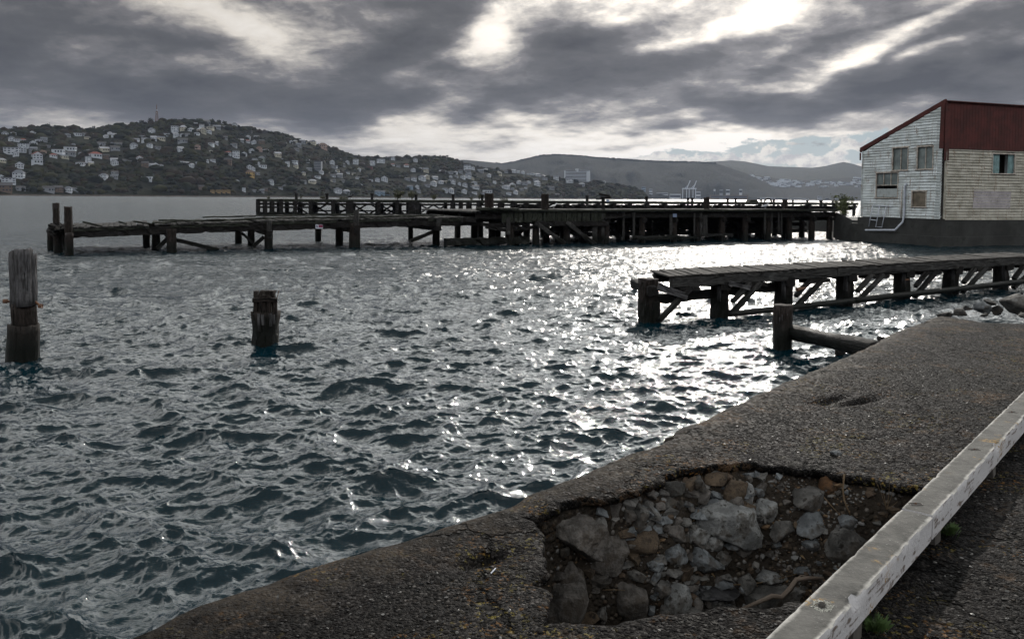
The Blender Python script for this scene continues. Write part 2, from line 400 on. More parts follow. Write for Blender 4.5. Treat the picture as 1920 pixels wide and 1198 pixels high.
fine = np.clip(step / 0.25, 0, 1); 
def f_water(g, b, o):
    geo = g.n('ShaderNodeNewGeometry').outputs['Position']
    fin = g.n('ShaderNodeAttribute', attribute_name='coarse').outputs['Fac']
    b.inputs['Base Color'].default_value = (.0002, .0095, .0150, 1)
    b.inputs['IOR'].default_value = 1.333; b.inputs['Specular IOR Level'].default_value = 0.5
    mp = g.n('ShaderNodeMapping'); g.put(mp.inputs[0], geo); mp.inputs['Rotation'].default_value = (0, 0, R(-12)); mp.inputs['Scale'].default_value = (0.55, 1.0, 1)
    big = g.noise(mp.outputs[0], 1.15, 5, 0.62, dist=.4)
    small = g.noise(mp.outputs[0], 9.0, 5, 0.6, dist=.5)
    vbig = g.noise(g.v('MULTIPLY', mp.outputs[0], (1, 1.3, 1)), .22, 5, 0.7, dist=.6)
    h = g.m('ADD', g.m('MULTIPLY', big, g.m('MULTIPLY', fin, 1.5)), g.m('MULTIPLY', small, 0.045))
    h = g.m('ADD', h, g.m('MULTIPLY', vbig, g.m('MULTIPLY', g.smooth(fin, .5, 1.0), 4.0)))
    bp = g.n('ShaderNodeBump', i_Strength=0.75, i_Distance=0.35); g.put(bp.inputs['Height'], h); g.put(b.inputs['Normal'], bp.outputs[0])
    patch = g.noise(geo, 0.03, 3, 0.6)
    g.put(b.inputs['Roughness'], g.m('ADD', g.m('MULTIPLY_ADD', fin, 0.12, 0.045), g.m('MULTIPLY', g.m('MULTIPLY', patch, fin), .10)))
MT['water'] = material('sea_water', f_water)
water = npmesh('sea', np.stack([X, Y, Z], -1).reshape(-1, 3), gridfaces(*X.shape), MT['water'], True, {'coarse': fine})
tag(water, kind='structure')

# ================================================================ WHARF GROUND with the collapsed hole
ZW = 1.25
VAZ = math.atan2(2286 - CX, F); S_ = Vector((math.sin(VAZ), math.cos(VAZ), 0)); T_ = Vector((S_.y, -S_.x, 0))   # along the quay / inland
O_ = at(200, 1198, ZW)
def st(p): q = Vector(p) - O_; return q.dot(S_), q.dot(T_)
def ws(s, t, z=ZW): p = O_ + S_ * s + T_ * t; return Vector((p.x, p.y, z))
edge_px = [(200, 1198), (400, 1122), (600, 1050), (780, 1000), (960, 936), (1100, 880), (1300, 788), (1470, 712), (1560, 676), (1640, 641), (1700, 611), (1752, 593)]
edge_st = [st(at(x, y, ZW)) for x, y in edge_px]
es = np.array([-9] + [e[0] for e in edge_st]); et = np.array([edge_st[0][1] - .15] + [e[1] for e in edge_st])
S_END = edge_st[-1][0]
hole_px = [(1003, 1176), (985, 1090), (1012, 1040), (1000, 1000), (965, 968), (1010, 955), (1080, 935), (1150, 918), (1210, 900), (1262, 880), (1340, 871), (1450, 870), (1560, 880), (1640, 893), (1745, 912),
           (1790, 930), (1700, 1080), (1560, 1160), (1500, 1140), (1440, 1146), (1350, 1142), (1260, 1164), (1190, 1170), (1080, 1178)]
HP = np.array([st(at(x, y, ZW)) for x, y in hole_px])
# roughen the outline
def subdiv(Pn, k, amp):
    for _ in range(k):
        q = []
        for i in range(len(Pn)):
            a = Pn[i]; b = Pn[(i + 1) % len(Pn)]; L = np.linalg.norm(b - a); q.append(a); q.append((a + b) / 2 + rng.normal(size=2) * amp * L)
        Pn = np.array(q)
    return Pn
HP = subdiv(HP, 2, 0.07)
def poly_sd(sx, tx, Pn):
    """signed distance (positive inside) to polygon"""
    d2 = np.full(sx.shape, 1e9); ins = np.zeros(sx.shape, bool)
    for i in range(len(Pn)):
        a = Pn[i]; b = Pn[(i + 1) % len(Pn)]; e = b - a; wx = sx - a[0]; wy = tx - a[1]
        k = np.clip((wx * e[0] + wy * e[1]) / (e @ e), 0, 1); d2 = np.minimum(d2, (wx - e[0] * k) ** 2 + (wy - e[1] * k) ** 2)
        c = ((a[1] > tx) != (b[1] > tx)) & (sx < (b[0] - a[0]) * (tx - a[1]) / (b[1] - a[1] + 1e-12) + a[0]); ins ^= c
    return np.where(ins, 1, -1) * np.sqrt(d2)
hs0, hs1, ht0, ht1 = HP[:, 0].min() - .1, HP[:, 0].max() + .1, HP[:, 1].min() - .1, HP[:, 1].max() + .1
HC = HP.mean(0)
def smooth01(x): x = np.clip(x, 0, 1); return x * x * (3 - 2 * x)
def ground_z(s, t):
    s = np.asarray(s, float); t = np.asarray(t, float)
    sd_ = poly_sd(s, t, HP)
    z = ZW + 0.012 * vnoise(s * .9, t * .9, 1, 3) + 0.004 * vnoise(s * 6, t * 6, 2, 3)
    z += 0.012 * smooth01(1 - np.abs(sd_ + .1) / .25) * vnoise(s * 5, t * 5, 31, 2)
    ed = t - np.interp(s, es, et)
    z -= 0.05 * smooth01((.10 - ed) / .12) * (0.6 + .4 * vnoise(s * 4, t * 4, 4, 2))
    for (a, b, ra, rb, dz) in PITS: z -= dz * np.exp(-(((s - a) * .9 + (t - b) * .3) / ra) ** 2 - (((t - b) * .9 - (s - a) * .3) / rb) ** 2)
    # sloping wall: far side (large s) leans back more
    far = smooth01((s - HC[0] + .1) / .8)
    wid = 0.05 + 0.34 * far + 0.07 * vnoise(s * 3, t * 3, 6, 2)
    wid = np.maximum(wid, .04)
    dep = 0.84 + 0.06 * vnoise(s * 2, t * 2, 9, 2) - 0.10 * far
    k = smooth01(sd_ / wid)
    soil = 0.055 * vnoise(s * 5.0, t * 5.0, 12, 4, .6) + .02 * vnoise(s * 18, t * 18, 13, 3)
    z = z - dep * k + soil * smooth01(sd_ / .06)
    # thin crust: a sharp lip all round
    z = z - 0.06 * smooth01(sd_ / .012)
    return z, sd_
PITS = []
def st2w_(s, t, z): return np.stack([O_.x + S_.x * s + T_.x * t, O_.y + S_.y * s + T_.y * t, z], -1)
for (px, py, ra, rb, dz) in ((905, 1045, .14, .05, .07), (1612, 748, .28, .06, .07), (1560, 745, .2, .05, .05), (1545, 752, .1, .05, .04), (1180, 1130, .0001, .0001, 0)):
    a, b = st(at(px, py, ZW)); PITS.append((a, b, ra, rb, dz))
def axis(lo, hi, f0, f1, fine, coarse):
    out = [lo]
    while out[-1] < hi:
        x = out[-1]; dd = 0 if f0 <= x <= f1 else min(abs(x - f0), abs(x - f1)); out.append(x + min(coarse, fine + dd * 0.025))
    return np.array(out)
sa = axis(-3.0, S_END + 1.0, hs0, hs1, .0125, .06); ta = axis(0, 9, 0, ht1 - et.min(), .0125, .10)
SG, TG0 = np.meshgrid(sa, ta, indexing='ij')
EDGE = np.interp(SG, es, et) + 0.03 * vnoise(SG * 3, SG * 0, 14, 3) + .016 * vnoise(SG * 11, SG * 0, 15, 3) + .10 * smooth01((vnoise(SG * 1.7 + 3, SG * 0, 41, 2) - .42) / .12)
TG = TG0 + EDGE
ZG, SDG = ground_z(SG, TG)
# beyond the quay corner the ground falls to the rocks
fall = smooth01((SG - S_END - 0.25 * vnoise(TG * 1.5, TG * 0, 5, 3)) / .35); ZG = ZG - fall * 1.1
XG = O_.x + S_.x * SG + T_.x * TG; YG = O_.y + S_.y * SG + T_.y * TG
# quay face: drop a skirt below the edge
nu, nv = SG.shape
sk = []
for kz, off in ((-.03, -.012), (-.5, -.03), (-1.6, -.03)):
    sk.append(np.stack([XG[:, 0] + T_.x * off, YG[:, 0] + T_.y * off, ZG[:, 0] + kz], -1))
G3 = np.stack([XG, YG, ZG], -1); G3 = np.concatenate([sk[2][:, None], sk[1][:, None], sk[0][:, None], G3], 1)
padz = lambda A, v=0: np.concatenate([np.full((nu, 3), v, float), A], 1)
inn = smooth01(SDG / .02); edg = TG0
def f_ground(g, b, o):
    geo = g.n('ShaderNodeNewGeometry').outputs['Position']
    hol = g.n('ShaderNodeAttribute', attribute_name='soil').outputs['Fac']
    ed = g.n('ShaderNodeAttribute', attribute_name='edge').outputs['Fac']
    v1 = g.vor(geo, 52, out='Color'); v1d = g.vor(geo, 52)
    v2 = g.vor(geo, 110, out='Color'); v2d = g.vor(geo, 110)
    spc = g.n('ShaderNodeSeparateColor'); g.put(spc.inputs[0], v1); spc2 = g.n('ShaderNodeSeparateColor'); g.put(spc2.inputs[0], v2)
    chips = g.ramp(spc.outputs[0], [(0, (.004, .004, .0045)), (.45, (.010, .010, .010)), (.75, (.02, .019, .0185)), (.93, (.045, .042, .040)), (1, (.16, .155, .15))])
    chips2 = g.ramp(spc2.outputs[1], [(0, (.003, .003, .004)), (.6, (.012, .0115, .011)), (1, (.055, .052, .05))])
    c = g.mix(g.smooth(v1d, .35, .6), chips, chips2)
    big = g.noise(geo, 1.1, 5, 0.62); med = g.noise(geo, 4.5, 6, 0.68)
    c = g.mix(1.0, c, g.ramp(big, [(.3, .45), (.5, 1.0), (.72, 1.7)]), 'MULTIPLY')
    # bare concrete coping along the edge
    cop = g.m('SUBTRACT', g.m('ADD', g.m('MULTIPLY', g.m('SUBTRACT', 0.50, ed), 2.2), g.m('MULTIPLY', g.m('SUBTRACT', med, .5), 2.2)), g.m('MULTIPLY', big, .5))
    cop = g.smooth(cop, -0.1, 0.75)
    conc = g.mix(g.smooth(med, .35, .65), (.026, .021, .016), (.075, .060, .044))
    conc = g.mix(g.smooth(spc2.outputs[0], .7, .9), conc, (.04, .037, .034))
    c = g.mix(g.m('MULTIPLY', cop, .75), c, g.v('MULTIPLY', conc, (1.3, 1.38, 1.5)))
    tar = g.smooth(g.noise(g.v('ADD', geo, (3, 11, 0)), .8, 4, .7), .50, .60)
    c = g.mix(g.m('MULTIPLY', tar, .55), c, (.006, .006, .007))
    wv = g.v('ADD', geo, g.v('SCALE', g.v('SUBTRACT', g.noise(geo, 3.0, 4, .6, out=1), (.5, .5, .5)), .5))
    ck = g.vor(wv, .85, 'DISTANCE_TO_EDGE'); crack = g.m('MULTIPLY', g.smooth(ck, .022, .006), g.smooth(g.noise(geo, .9, 2), .40, .5))
    c = g.mix(crack, c, (.002, .002, .002))
    # lichen: ochre and yellow specks in patches
    lp = g.noise(geo, 2.1, 3, .6); ls = g.noise(geo, 38, 3, .7)
    lich = g.m('MULTIPLY', g.smooth(lp, .50, .64), g.smooth(ls, .56, .64))
    c = g.mix(g.m('MULTIPLY', lich, .42), c, g.mix(g.smooth(g.noise(geo, 7, 2), .45, .6), (.50, .25, .07), (.52, .45, .11)))
    tanp = g.m('MULTIPLY', g.smooth(g.noise(g.v('ADD', geo, (7, 3, 0)), 1.7, 4, .65), .56, .68), g.smooth(spc.outputs[1], .25, .5))
    c = g.mix(g.m('MULTIPLY', tanp, .38), c, (.26, .17, .10))
    # earth and broken fill inside the hole
    ev = g.vor(geo, 34, out='Color'); evd = g.vor(geo, 34); esp = g.n('ShaderNodeSeparateColor'); g.put(esp.inputs[0], ev)
    earth = g.mix(g.noise(geo, 9, 5, .7), (.012, .0105, .0095), (.046, .038, .031))
    peb = g.ramp(esp.outputs[0], [(0, (.05, .035, .025)), (.5, (.10, .085, .07)), (.8, (.15, .14, .135)), (1, (.24, .24, .24))])
    earth = g.mix(g.m('MULTIPLY', g.smooth(evd, .55, .3), g.smooth(esp.outputs[1], .55, .7)), earth, peb)
    c = g.v('MULTIPLY', c, (.47, .45, .445))
    c = g.mix(hol, c, earth)
    g.put(b.inputs['Base Color'], c)
    g.put(b.inputs['Roughness'], g.m('MULTIPLY_ADD', spc.outputs[2], 0.4, 0.55))
    b.inputs['Specular IOR Level'].default_value = 0.04
    hA = g.m('ADD', g.m('MULTIPLY', g.smooth(v1d, .6, .1), .010), g.m('MULTIPLY', g.smooth(v2d, .6, .1), .004))
    hA = g.m('ADD', g.m('MULTIPLY', hA, g.m('SUBTRACT', 1.0, g.m('MULTIPLY', cop, .6))), g.m('MULTIPLY', g.noise(geo, 12, 4, .6), .012))
    hB = g.m('ADD', g.m('MULTIPLY', g.smooth(evd, .6, .1), .018), g.m('MULTIPLY', g.noise(geo, 30, 5, .7), .03))
    hA = g.m('SUBTRACT', hA, g.m('MULTIPLY', crack, .03))
    h = g.m('ADD', g.m('MULTIPLY', hA, g.m('SUBTRACT', 1.0, hol)), g.m('MULTIPLY', hB, hol))
    bump(g, b, h, 1.0, 1.0)
MT['ground'] = material('broken_asphalt', f_ground)
wharf = npmesh('wharf_ground', G3.reshape(-1, 3), gridfaces(nu, nv + 3), MT['ground'], True,
               {'soil': padz(inn), 'edge': padz(edg)})
tag(wharf, kind='structure')
# the same ground carries on inland and behind the viewer, as one plain sheet
mb = MB()
bk = [ws(-3.0, edge_st[0][1] - .1), ws(-3.0, 9.0 + edge_st[0][1]), ws(S_END + .6, 9.0 + et[-1] - .1), ws(S_END + .6, 60), ws(-60, 60), ws(-60, edge_st[0][1] - .3)]
for p in bk: p.z = ZW - 0.02
mb.add(bk, [tuple(range(6))])
o = mb.build('wharf_yard', MT['ground']); tag(o, kind='structure')

# the asphalt crust overhangs the washed-out hole
ol = []
for i in range(len(HP)):
    a = HP[i]; b_ = HP[(i + 1) % len(HP)]; n_ = max(1, int(np.linalg.norm(b_ - a) / .014))
    for k in range(n_): ol.append(a + (b_ - a) * k / n_)
ol = np.array(ol); tg = np.roll(ol, -1, 0) - np.roll(ol, 1, 0); tg /= np.linalg.norm(tg, axis=1)[:, None] + 1e-9; nn = np.stack([-tg[:, 1], tg[:, 0]], 1)
t1 = poly_sd(ol[:, 0] + nn[:, 0] * .02, ol[:, 1] + nn[:, 1] * .02, HP); nn *= np.where(np.median(t1) > 0, 1, -1)
for _ in range(6): nn = (nn + np.roll(nn, 1, 0) + np.roll(nn, -1, 0)) / 3
wi = .018 + .075 * smooth01(.5 + vnoise(ol[:, 0] * 4, ol[:, 1] * 4, 61, 3)) ** 2 + .012 * vnoise(ol[:, 0] * 22, ol[:, 1] * 22, 62, 2)
gz0, _ = ground_z(ol[:, 0] - nn[:, 0] * .05, ol[:, 1] - nn[:, 1] * .05)
prof = [(-.05, -.006), (-.02, .003), (0, .004), (.5, .001), (.85, -.005), (1.0, -.018), (.97, -.034), (.8, -.046), (0, -.060), (-.03, -.09)]
Vc = []
for kf, zf in prof:
    off = np.where(kf > 0, kf * wi, kf); q = ol + nn * off[:, None]; jz = .003 * vnoise(q[:, 0] * 25, q[:, 1] * 25, 63, 2)
    Vc.append(st2w_(q[:, 0], q[:, 1], gz0 + zf + jz))
Vc = np.stack(Vc, 1); m__ = len(ol); Vc = np.concatenate([Vc, Vc[:1]], 0)
crust = npmesh('wharf_crust', Vc.reshape(-1, 3), gridfaces(m__ + 1, len(prof)), MT['ground'], True, {'soil': np.zeros(len(Vc) * len(prof)), 'edge': np.full(len(Vc) * len(prof), 2.0)})
tag(crust, kind='structure')

# ================================================================ STONES
def stone_mat(name, a, b_, c_, scale=7):
    def fn(g, b, o, a=tuple(x * .42 for x in a), b_=tuple(x * .62 for x in b_), c_=tuple(x * .28 for x in c_)):
        co = g.n('ShaderNodeTexCoord').outputs['Object']
        n = g.noise(co, scale, 6, .68); m_ = g.noise(co, scale * 4, 5, .7)
        c = g.mix(g.smooth(n, .38, .62), a, b_); c = g.mix(g.smooth(m_, .50, .66), c, c_)
        c = g.mix(g.m('MULTIPLY', g.smooth(g.noise(co, scale * .6, 4, .7), .52, .62), .7), c, (.030, .023, .017))
        g.put(b.inputs['Base Color'], c); b.inputs['Roughness'].default_value = .85; b.inputs['Specular IOR Level'].default_value = .25
        bump(g, b, g.m('ADD', n, g.m('MULTIPLY', m_, .5)), .9, .02)
    return material(name, fn)
SM = {'pale': stone_mat('pale_greywacke', (.17, .175, .18), (.36, .37, .375), (.10, .10, .095)),
      'grey': stone_mat('grey_stone', (.08, .078, .075), (.19, .185, .18), (.05, .048, .045)),
      'blue': stone_mat('blue_grey_stone', (.11, .12, .132), (.25, .27, .29), (.065, .068, .074)),
      'brown': stone_mat('brown_stone', (.055, .038, .026), (.13, .095, .065), (.035, .025, .02)),
      'orange': stone_mat('orange_brown_stone', (.08, .040, .018), (.17, .085, .038), (.05, .03, .02)),
      'concrete': stone_mat('old_concrete_lump', (.08, .072, .066), (.17, .155, .145), (.24, .23, .225), 11),
      'dark': stone_mat('dark_wet_stone', (.014, .014, .014), (.045, .045, .045), (.02, .02, .02)),
      'veined': stone_mat('veined_rock', (.10, .095, .09), (.21, .20, .19), (.40, .40, .40), 3)}
def rock(name, loc, size, mat, seed, rotz=0, tilt=0, blocky=0.0, rough=0.06, sub=3, npts=16):
    """angular stone: hull of random points, subdivided and roughened"""
    r = random.Random(seed); bm = bmesh.new()
    for i in range(npts):
        v = Vector((r.gauss(0, 1), r.gauss(0, 1), r.gauss(0, 1))).normalized()
        if blocky: v = v.lerp(Vector([math.copysign(min(1, abs(c) * 1.9), c) for c in v]), blocky)
        bm.verts.new(v * r.uniform(.88, 1.06))
    bmesh.ops.convex_hull(bm, input=bm.verts)
    bmesh.ops.delete(bm, geom=[v for v in bm.verts if not v.link_faces], context='VERTS')
    bmesh.ops.bevel(bm, geom=bm.edges[:], offset=.09, segments=1, affect='EDGES', clamp_overlap=True)
    bmesh.ops.triangulate(bm, faces=bm.faces)
    for _ in range(sub):
        ed = [e for e in bm.edges if e.calc_length() > .13]
        if not ed or len(bm.verts) > 5000: break
        bmesh.ops.subdivide_edges(bm, edges=ed, cuts=1); bmesh.ops.triangulate(bm, faces=bm.faces)
    off = Vector((seed * 3.1, seed * 1.7, seed * .9))
    for v in bm.verts:
        n = v.co.normalized(); p = v.co * 1.6 + off
        v.co += n * (noise.fractal(p, 1, 2, 4) * rough * 1.6 + noise.noise(p * 6) * rough * .4)
    hx, hy, hz = size[0] / 2, size[1] / 2, size[2] / 2
    Mx = Matrix.Rotation(rotz, 3, 'Z') @ Matrix.Rotation(tilt, 3, 'Y')
    for v in bm.verts: v.co = Mx @ Vector((v.co.x * hx, v.co.y * hy, v.co.z * hz))
    me = bpy.data.meshes.new(name); bm.to_mesh(me); bm.free(); me.materials.append(mat)
    me.polygons.foreach_set('use_smooth', [True] * len(me.polygons))
    me.update()
    try: me.set_sharp_from_angle(angle=R(32))
    except Exception: pass
    o = bpy.data.objects.new(name, me); COL.objects.link(o); o.location = loc
    return o
def on_ground(px, py):
    """follow the line of sight down to the wharf surface or the hole's wall"""
    d = ray(px, py); ks = np.linspace(2.0, 9.0, 700); pts = np.array([[d.x * k, d.y * k, EYE + d.z * k] for k in ks])
    q = pts[:, :2] - np.array([O_.x, O_.y]); s = q @ np.array([S_.x, S_.y]); t = q @ np.array([T_.x, T_.y])
    z, _ = ground_z(s, t); i = int(np.argmax(pts[:, 2] < z)); return Vector(pts[i])
HOLE = [  # x0, y0, x1, y1 in the photograph's pixels, material, label
 (1317, 948, 1429, 1010, 'pale', 'largest pale flat slab of stone, in the middle of the collapsed hole', dict(tilt=.25, blocky=.35)),
 (1287, 1022, 1362, 1070, 'blue', 'flat triangular pale blue stone lying just below the largest pale slab', dict(npts=9)),
 (1283, 978, 1330, 1018, 'pale', 'rounded mottled stone touching the left end of the largest pale slab', {}),
 (1322, 996, 1357, 1031, 'pale', 'cracked small stone wedged between the largest slab and the flat triangular one', {}),
 (1245, 1020, 1288, 1060, 'blue', 'knobbly dark blue-grey stone left of the flat triangular stone', {}),
 (1412, 935, 1456, 981, 'pale', 'long slanting pale stone leaning down right of the largest slab', dict(tilt=.6)),
 (1490, 919, 1543, 960, 'grey', 'squarish grey stone set in the back wall left of the orange boulder', dict(blocky=.5)),
 (1538, 889, 1571, 927, 'orange', 'smooth round orange-brown boulder high in the back wall of the hole', dict(rough=.02, npts=40)),
 (1498, 963, 1553, 1010, 'blue', 'blue-grey broken stone below the squarish grey stone in the back wall', {}),
 (1445, 980, 1491, 1018, 'grey', 'rounded grey stone in the row right of the largest pale slab', {}),
 (1552, 992, 1618, 1060, 'grey', 'big bulky grey boulder nearest to the white kerb beam in the hole', dict(rough=.04)),
 (1389, 905, 1412, 953, 'pale', 'thin upright sliver of pale stone standing above the largest slab', {}),
 (1413, 911, 1432, 932, 'blue', 'small blue-grey stone beside the thin upright sliver', {}),
 (1356, 897, 1396, 945, 'brown', 'brown slab leaning against the back wall above the largest pale stone', dict(tilt=.9)),
 (1503, 1011, 1535, 1035, 'blue', 'flat pale chip of stone lying on the rubble by the big bulky boulder', {}),
 (1417, 1072, 1471, 1092, 'pale', 'flat pale stone just behind the forked driftwood root', {}),
 (1492, 1063, 1527, 1079, 'blue', 'small flat blue stone behind the bend of the driftwood root', {}),
 (1241, 1095, 1294, 1152, 'pale', 'pale pitted lump of concrete left of the black charred heap', {}),
 (1157, 1087, 1216, 1160, 'concrete', 'tall mottled lump of concrete in the shadowed left part of the hole', {}),
 (1012, 1097, 1092, 1178, 'concrete', 'large square grey concrete block at the near left corner of the hole', dict(blocky=.75, rough=.03)),
 (1046, 1057, 1084, 1100, 'concrete', 'concrete lump directly above the large square block in the left wall', {}),
 (1102, 1004, 1173, 1078, 'concrete', 'bulging brownish concrete lump low in the left wall of the hole', {}),
 (1028, 972, 1132, 1056, 'concrete', 'broad pebbly conglomerate lump at the top of the left wall', dict(rough=.09)),
 (1098, 937, 1170, 998, 'concrete', 'upper conglomerate boulder just under the asphalt lip at the left', dict(rough=.08)),
 (1165, 945, 1232, 998, 'grey', 'conglomerate boulder with a pale face, right of the upper left one', dict(rough=.08)),
 (1173, 992, 1228, 1032, 'brown', 'dull brown block under the conglomerate boulder with the pale face', dict(blocky=.5)),
 (1218, 1084, 1261, 1115, 'grey', 'smooth low stone behind the pale pitted concrete lump', dict(rough=.03)),
 (1224, 1048, 1250, 1074, 'blue', 'small pale jagged stone below the knobbly dark one', {}),
 (1276, 893, 1312, 926, 'brown', 'rounded brown stone tucked in the hollow under the asphalt lip', dict(rough=.03)),
 (1114, 1138, 1148, 1160, 'grey', 'small dark stone at the foot of the tall mottled lump', {}),
 (1234, 1136, 1262, 1161, 'grey', 'small round stone below the pale pitted concrete lump', {}),
 (1173, 1033, 1200, 1060, 'brown', 'little brown stone at the mouth of the dark gap in the left wall', {}),
 (1573, 966, 1604, 992, 'blue', 'blue stone perched just above the big bulky boulder', {}),
 (1465, 1016, 1482, 1031, 'brown', 'small brown cobble under the rounded grey stone', {}),
 (1360, 1012, 1400, 1030, 'blue', 'half-buried pale stone below the right end of the largest slab', {}),
 (1394, 968, 1412, 984, 'brown', 'brown pebble between the largest slab and the slanting stone', {}),
]
for i, (x0, y0, x1, y1, mt, lab, kw) in enumerate(HOLE):
    cx, cy = (x0 + x1) / 2, (y0 + y1) / 2; p = on_ground(cx, cy * .6 + y1 * .4)
    dd = (p - Vector((0, 0, EYE))).dot(fwd); w = (x1 - x0) * dd / F; h = (y1 - y0) * dd / F
    q = atY(cx, cy, p.y)
    kw = dict(kw); kw.setdefault('rough', .06)
    o = rock('concrete_lump' if mt == 'concrete' else 'stone', q, (w * 1.27, w * .85 + .02, h * 1.3), SM[mt], 40 + i, **kw)
    tag(o, lab, 'concrete lump' if mt == 'concrete' else 'stone', 'stones and lumps in the collapsed hole')
# squared concrete piece under the root
p = on_ground(1440, 1135)
o = rock('concrete_block', p + Vector((.03, .03, .02)), (.34, .20, .17), SM['grey'], 91, rotz=.3, tilt=-.12, blocky=.9, rough=.02, npts=50)
tag(o, 'pale squared concrete block under the driftwood root', 'concrete block')
# black charred heap
p = on_ground(1330, 1120)
MT['char'] = material('charred_rubbish', plain((.008, .008, .010), .55, .6, 30))
o = rock('charred_heap', p + Vector((0, .02, .02)), (.34, .26, .11), MT['char'], 77, rotz=.1, rough=.16, npts=30); tag(o, 'black charred heap of rubbish on the floor of the hole', 'charred heap')
# driftwood root, thin roots, dry stems
MT['root'] = material('pale_driftwood', timber((.09, .07, .055), (.16, .13, .11), (.24, .21, .19), wet=False))
MT['twig'] = material('dry_twigs', timber((.06, .04, .025), (.15, .11, .07), (.20, .15, .10), wet=False))
rp = [(1385, 1143, .01), (1418, 1130, .05), (1448, 1117, .07), (1466, 1119, .06), (1482, 1103, .07), (1493, 1086, .06), (1515, 1083, .05), (1545, 1084, .02)]
pts = [on_ground(x, y) for x, y, _ in rp]; y0_ = sum(p.y for p in pts) / len(pts)
pts = [atY(x, y, y0_ - .03 + .004 * i) for i, (x, y, _) in enumerate(rp)]
m_ = MB(); m_.tube(pts, [.007, .011, .014, .014, .015, .013, .011, .006], 8); m_.tube([pts[5], pts[5] + Vector((.03, .01, .02)), pts[5] + Vector((.09, 0, .012))], .006, 6, .4)
o = m_.build('driftwood_root', MT['root'], smooth=True); tag(o, 'pale twisted driftwood root bridging the hole beside the white beam', 'root')
for pxs, rad, lab in (([(1583, 889), (1580, 915), (1583, 937), (1594, 967), (1606, 985), (1618, 1001)], .007, 'thin brown root hanging down the back wall beside the orange boulder'),
                 ([(1370, 1096), (1400, 1095), (1440, 1090), (1470, 1082), (1500, 1074)], .004, 'long straight dark stick lying behind the driftwood root'),
                 ([(1545, 932), (1556, 945), (1572, 962)], .004, 'short grey stick poking out of the back wall below the orange boulder'),
                 ([(1130, 1106), (1150, 1105), (1172, 1106)], .003, 'white thin stick in the dark left pocket of the hole'),
                 ([(1310, 955), (1304, 972), (1293, 982)], .003, 'fine dry stem bending over left of the largest slab')):
    pts = [on_ground(x, y) + Vector((0, -.03, .01)) for x, y in pxs]; ym = sum(p.y for p in pts) / len(pts); pts = [atY(x, y, p.y * .5 + ym * .5) for (x, y), p in zip(pxs, pts)]
    m_ = MB(); m_.tube(pts, rad, 6, .5); o = m_.build('root' if 'root' in lab[:12] else 'stick', MT['twig'], smooth=True); tag(o, lab, 'root' if 'root' in lab[:12] else 'stick')
base = on_ground(1662, 955)
m_ = MB()
for tip in ((1640, 897), (1668, 897), (1675, 912), (1683, 940), (1650, 905)):
    a = atY(1662, 955, base.y - .03); b_ = atY(tip[0], tip[1], base.y - .05); m_.tube([a, a.lerp(b_, .5) + Vector((.006, 0, 0)), b_], .0022, 5, .4)
o = m_.build('dry_weed', MT['twig']); tag(o, 'sprig of dry orange weed stalks in the far corner of the hole', 'weed')
# rubble, dead leaves and gravel: more than anyone could count
def scatter(name, pts, sizes, mats, flat=.6, label=None):
    V = []; Fc = []; mi = []
    ico = np.array([(0, 0, 1), (.89, 0, .45), (.28, .85, .45), (-.72, .53, .45), (-.72, -.53, .45), (.28, -.85, .45), (.72, .53, -.45), (-.28, .85, -.45), (-.89, 0, -.45), (-.28, -.85, -.45), (.72, -.53, -.45), (0, 0, -1)])
    fi = np.array([(0, 1, 2), (0, 2, 3), (0, 3, 4), (0, 4, 5), (0, 5, 1), (1, 6, 2), (2, 7, 3), (3, 8, 4), (4, 9, 5), (5, 10, 1), (2, 6, 7), (3, 7, 8), (4, 8, 9), (5, 9, 10), (1, 10, 6), (11, 7, 6), (11, 8, 7), (11, 9, 8), (11, 10, 9), (11, 6, 10)])
    n = len(pts); S3 = sizes[:, None] * np.stack([rng.uniform(.7, 1.3, n), rng.uniform(.6, 1.1, n), rng.uniform(.35, .8, n) * flat], 1)
    a = rng.uniform(0, 6.28, n); tl = rng.normal(0, .4, n)
    v = ico[None] * (1 + rng.normal(0, .16, (n, 12, 1))) * S3[:, None]
    c, s_ = np.cos(tl)[:, None], np.sin(tl)[:, None]; v = np.stack([v[..., 0] * c + v[..., 2] * s_, v[..., 1], -v[..., 0] * s_ + v[..., 2] * c], -1)
    c, s_ = np.cos(a)[:, None], np.sin(a)[:, None]; v = np.stack([v[..., 0] * c - v[..., 1] * s_, v[..., 0] * s_ + v[..., 1] * c, v[..., 2]], -1)
    v += pts[:, None]
    Fq = (fi[None] + (np.arange(n) * 12)[:, None, None]).reshape(-1, 3)
    o = npmesh(name, v.reshape(-1, 3), Fq, mats[0], False)
    for m2 in mats[1:]: o.data.materials.append(m2)
    o.data.polygons.foreach_set('material_index', np.repeat(rng.choice(len(mats), n, p=np.array([4] * 1 + [2] * (len(mats) - 1)) / (4 + 2 * (len(mats) - 1))), 20).astype(np.int32))
    return tag(o, label, kind='stuff')
def st2w(s, t, z): return np.stack([O_.x + S_.x * s + T_.x * t, O_.y + S_.y * s + T_.y * t, z], -1)
def flatmat(name, c, rough=.8):
    m = bpy.data.materials.new(name); m.use_nodes = True; b = m.node_tree.nodes['Principled BSDF']; b.inputs['Base Color'].default_value = (*c, 1); b.inputs['Roughness'].default_value = rough
    b.inputs['Specular IOR Level'].default_value = .1; return m
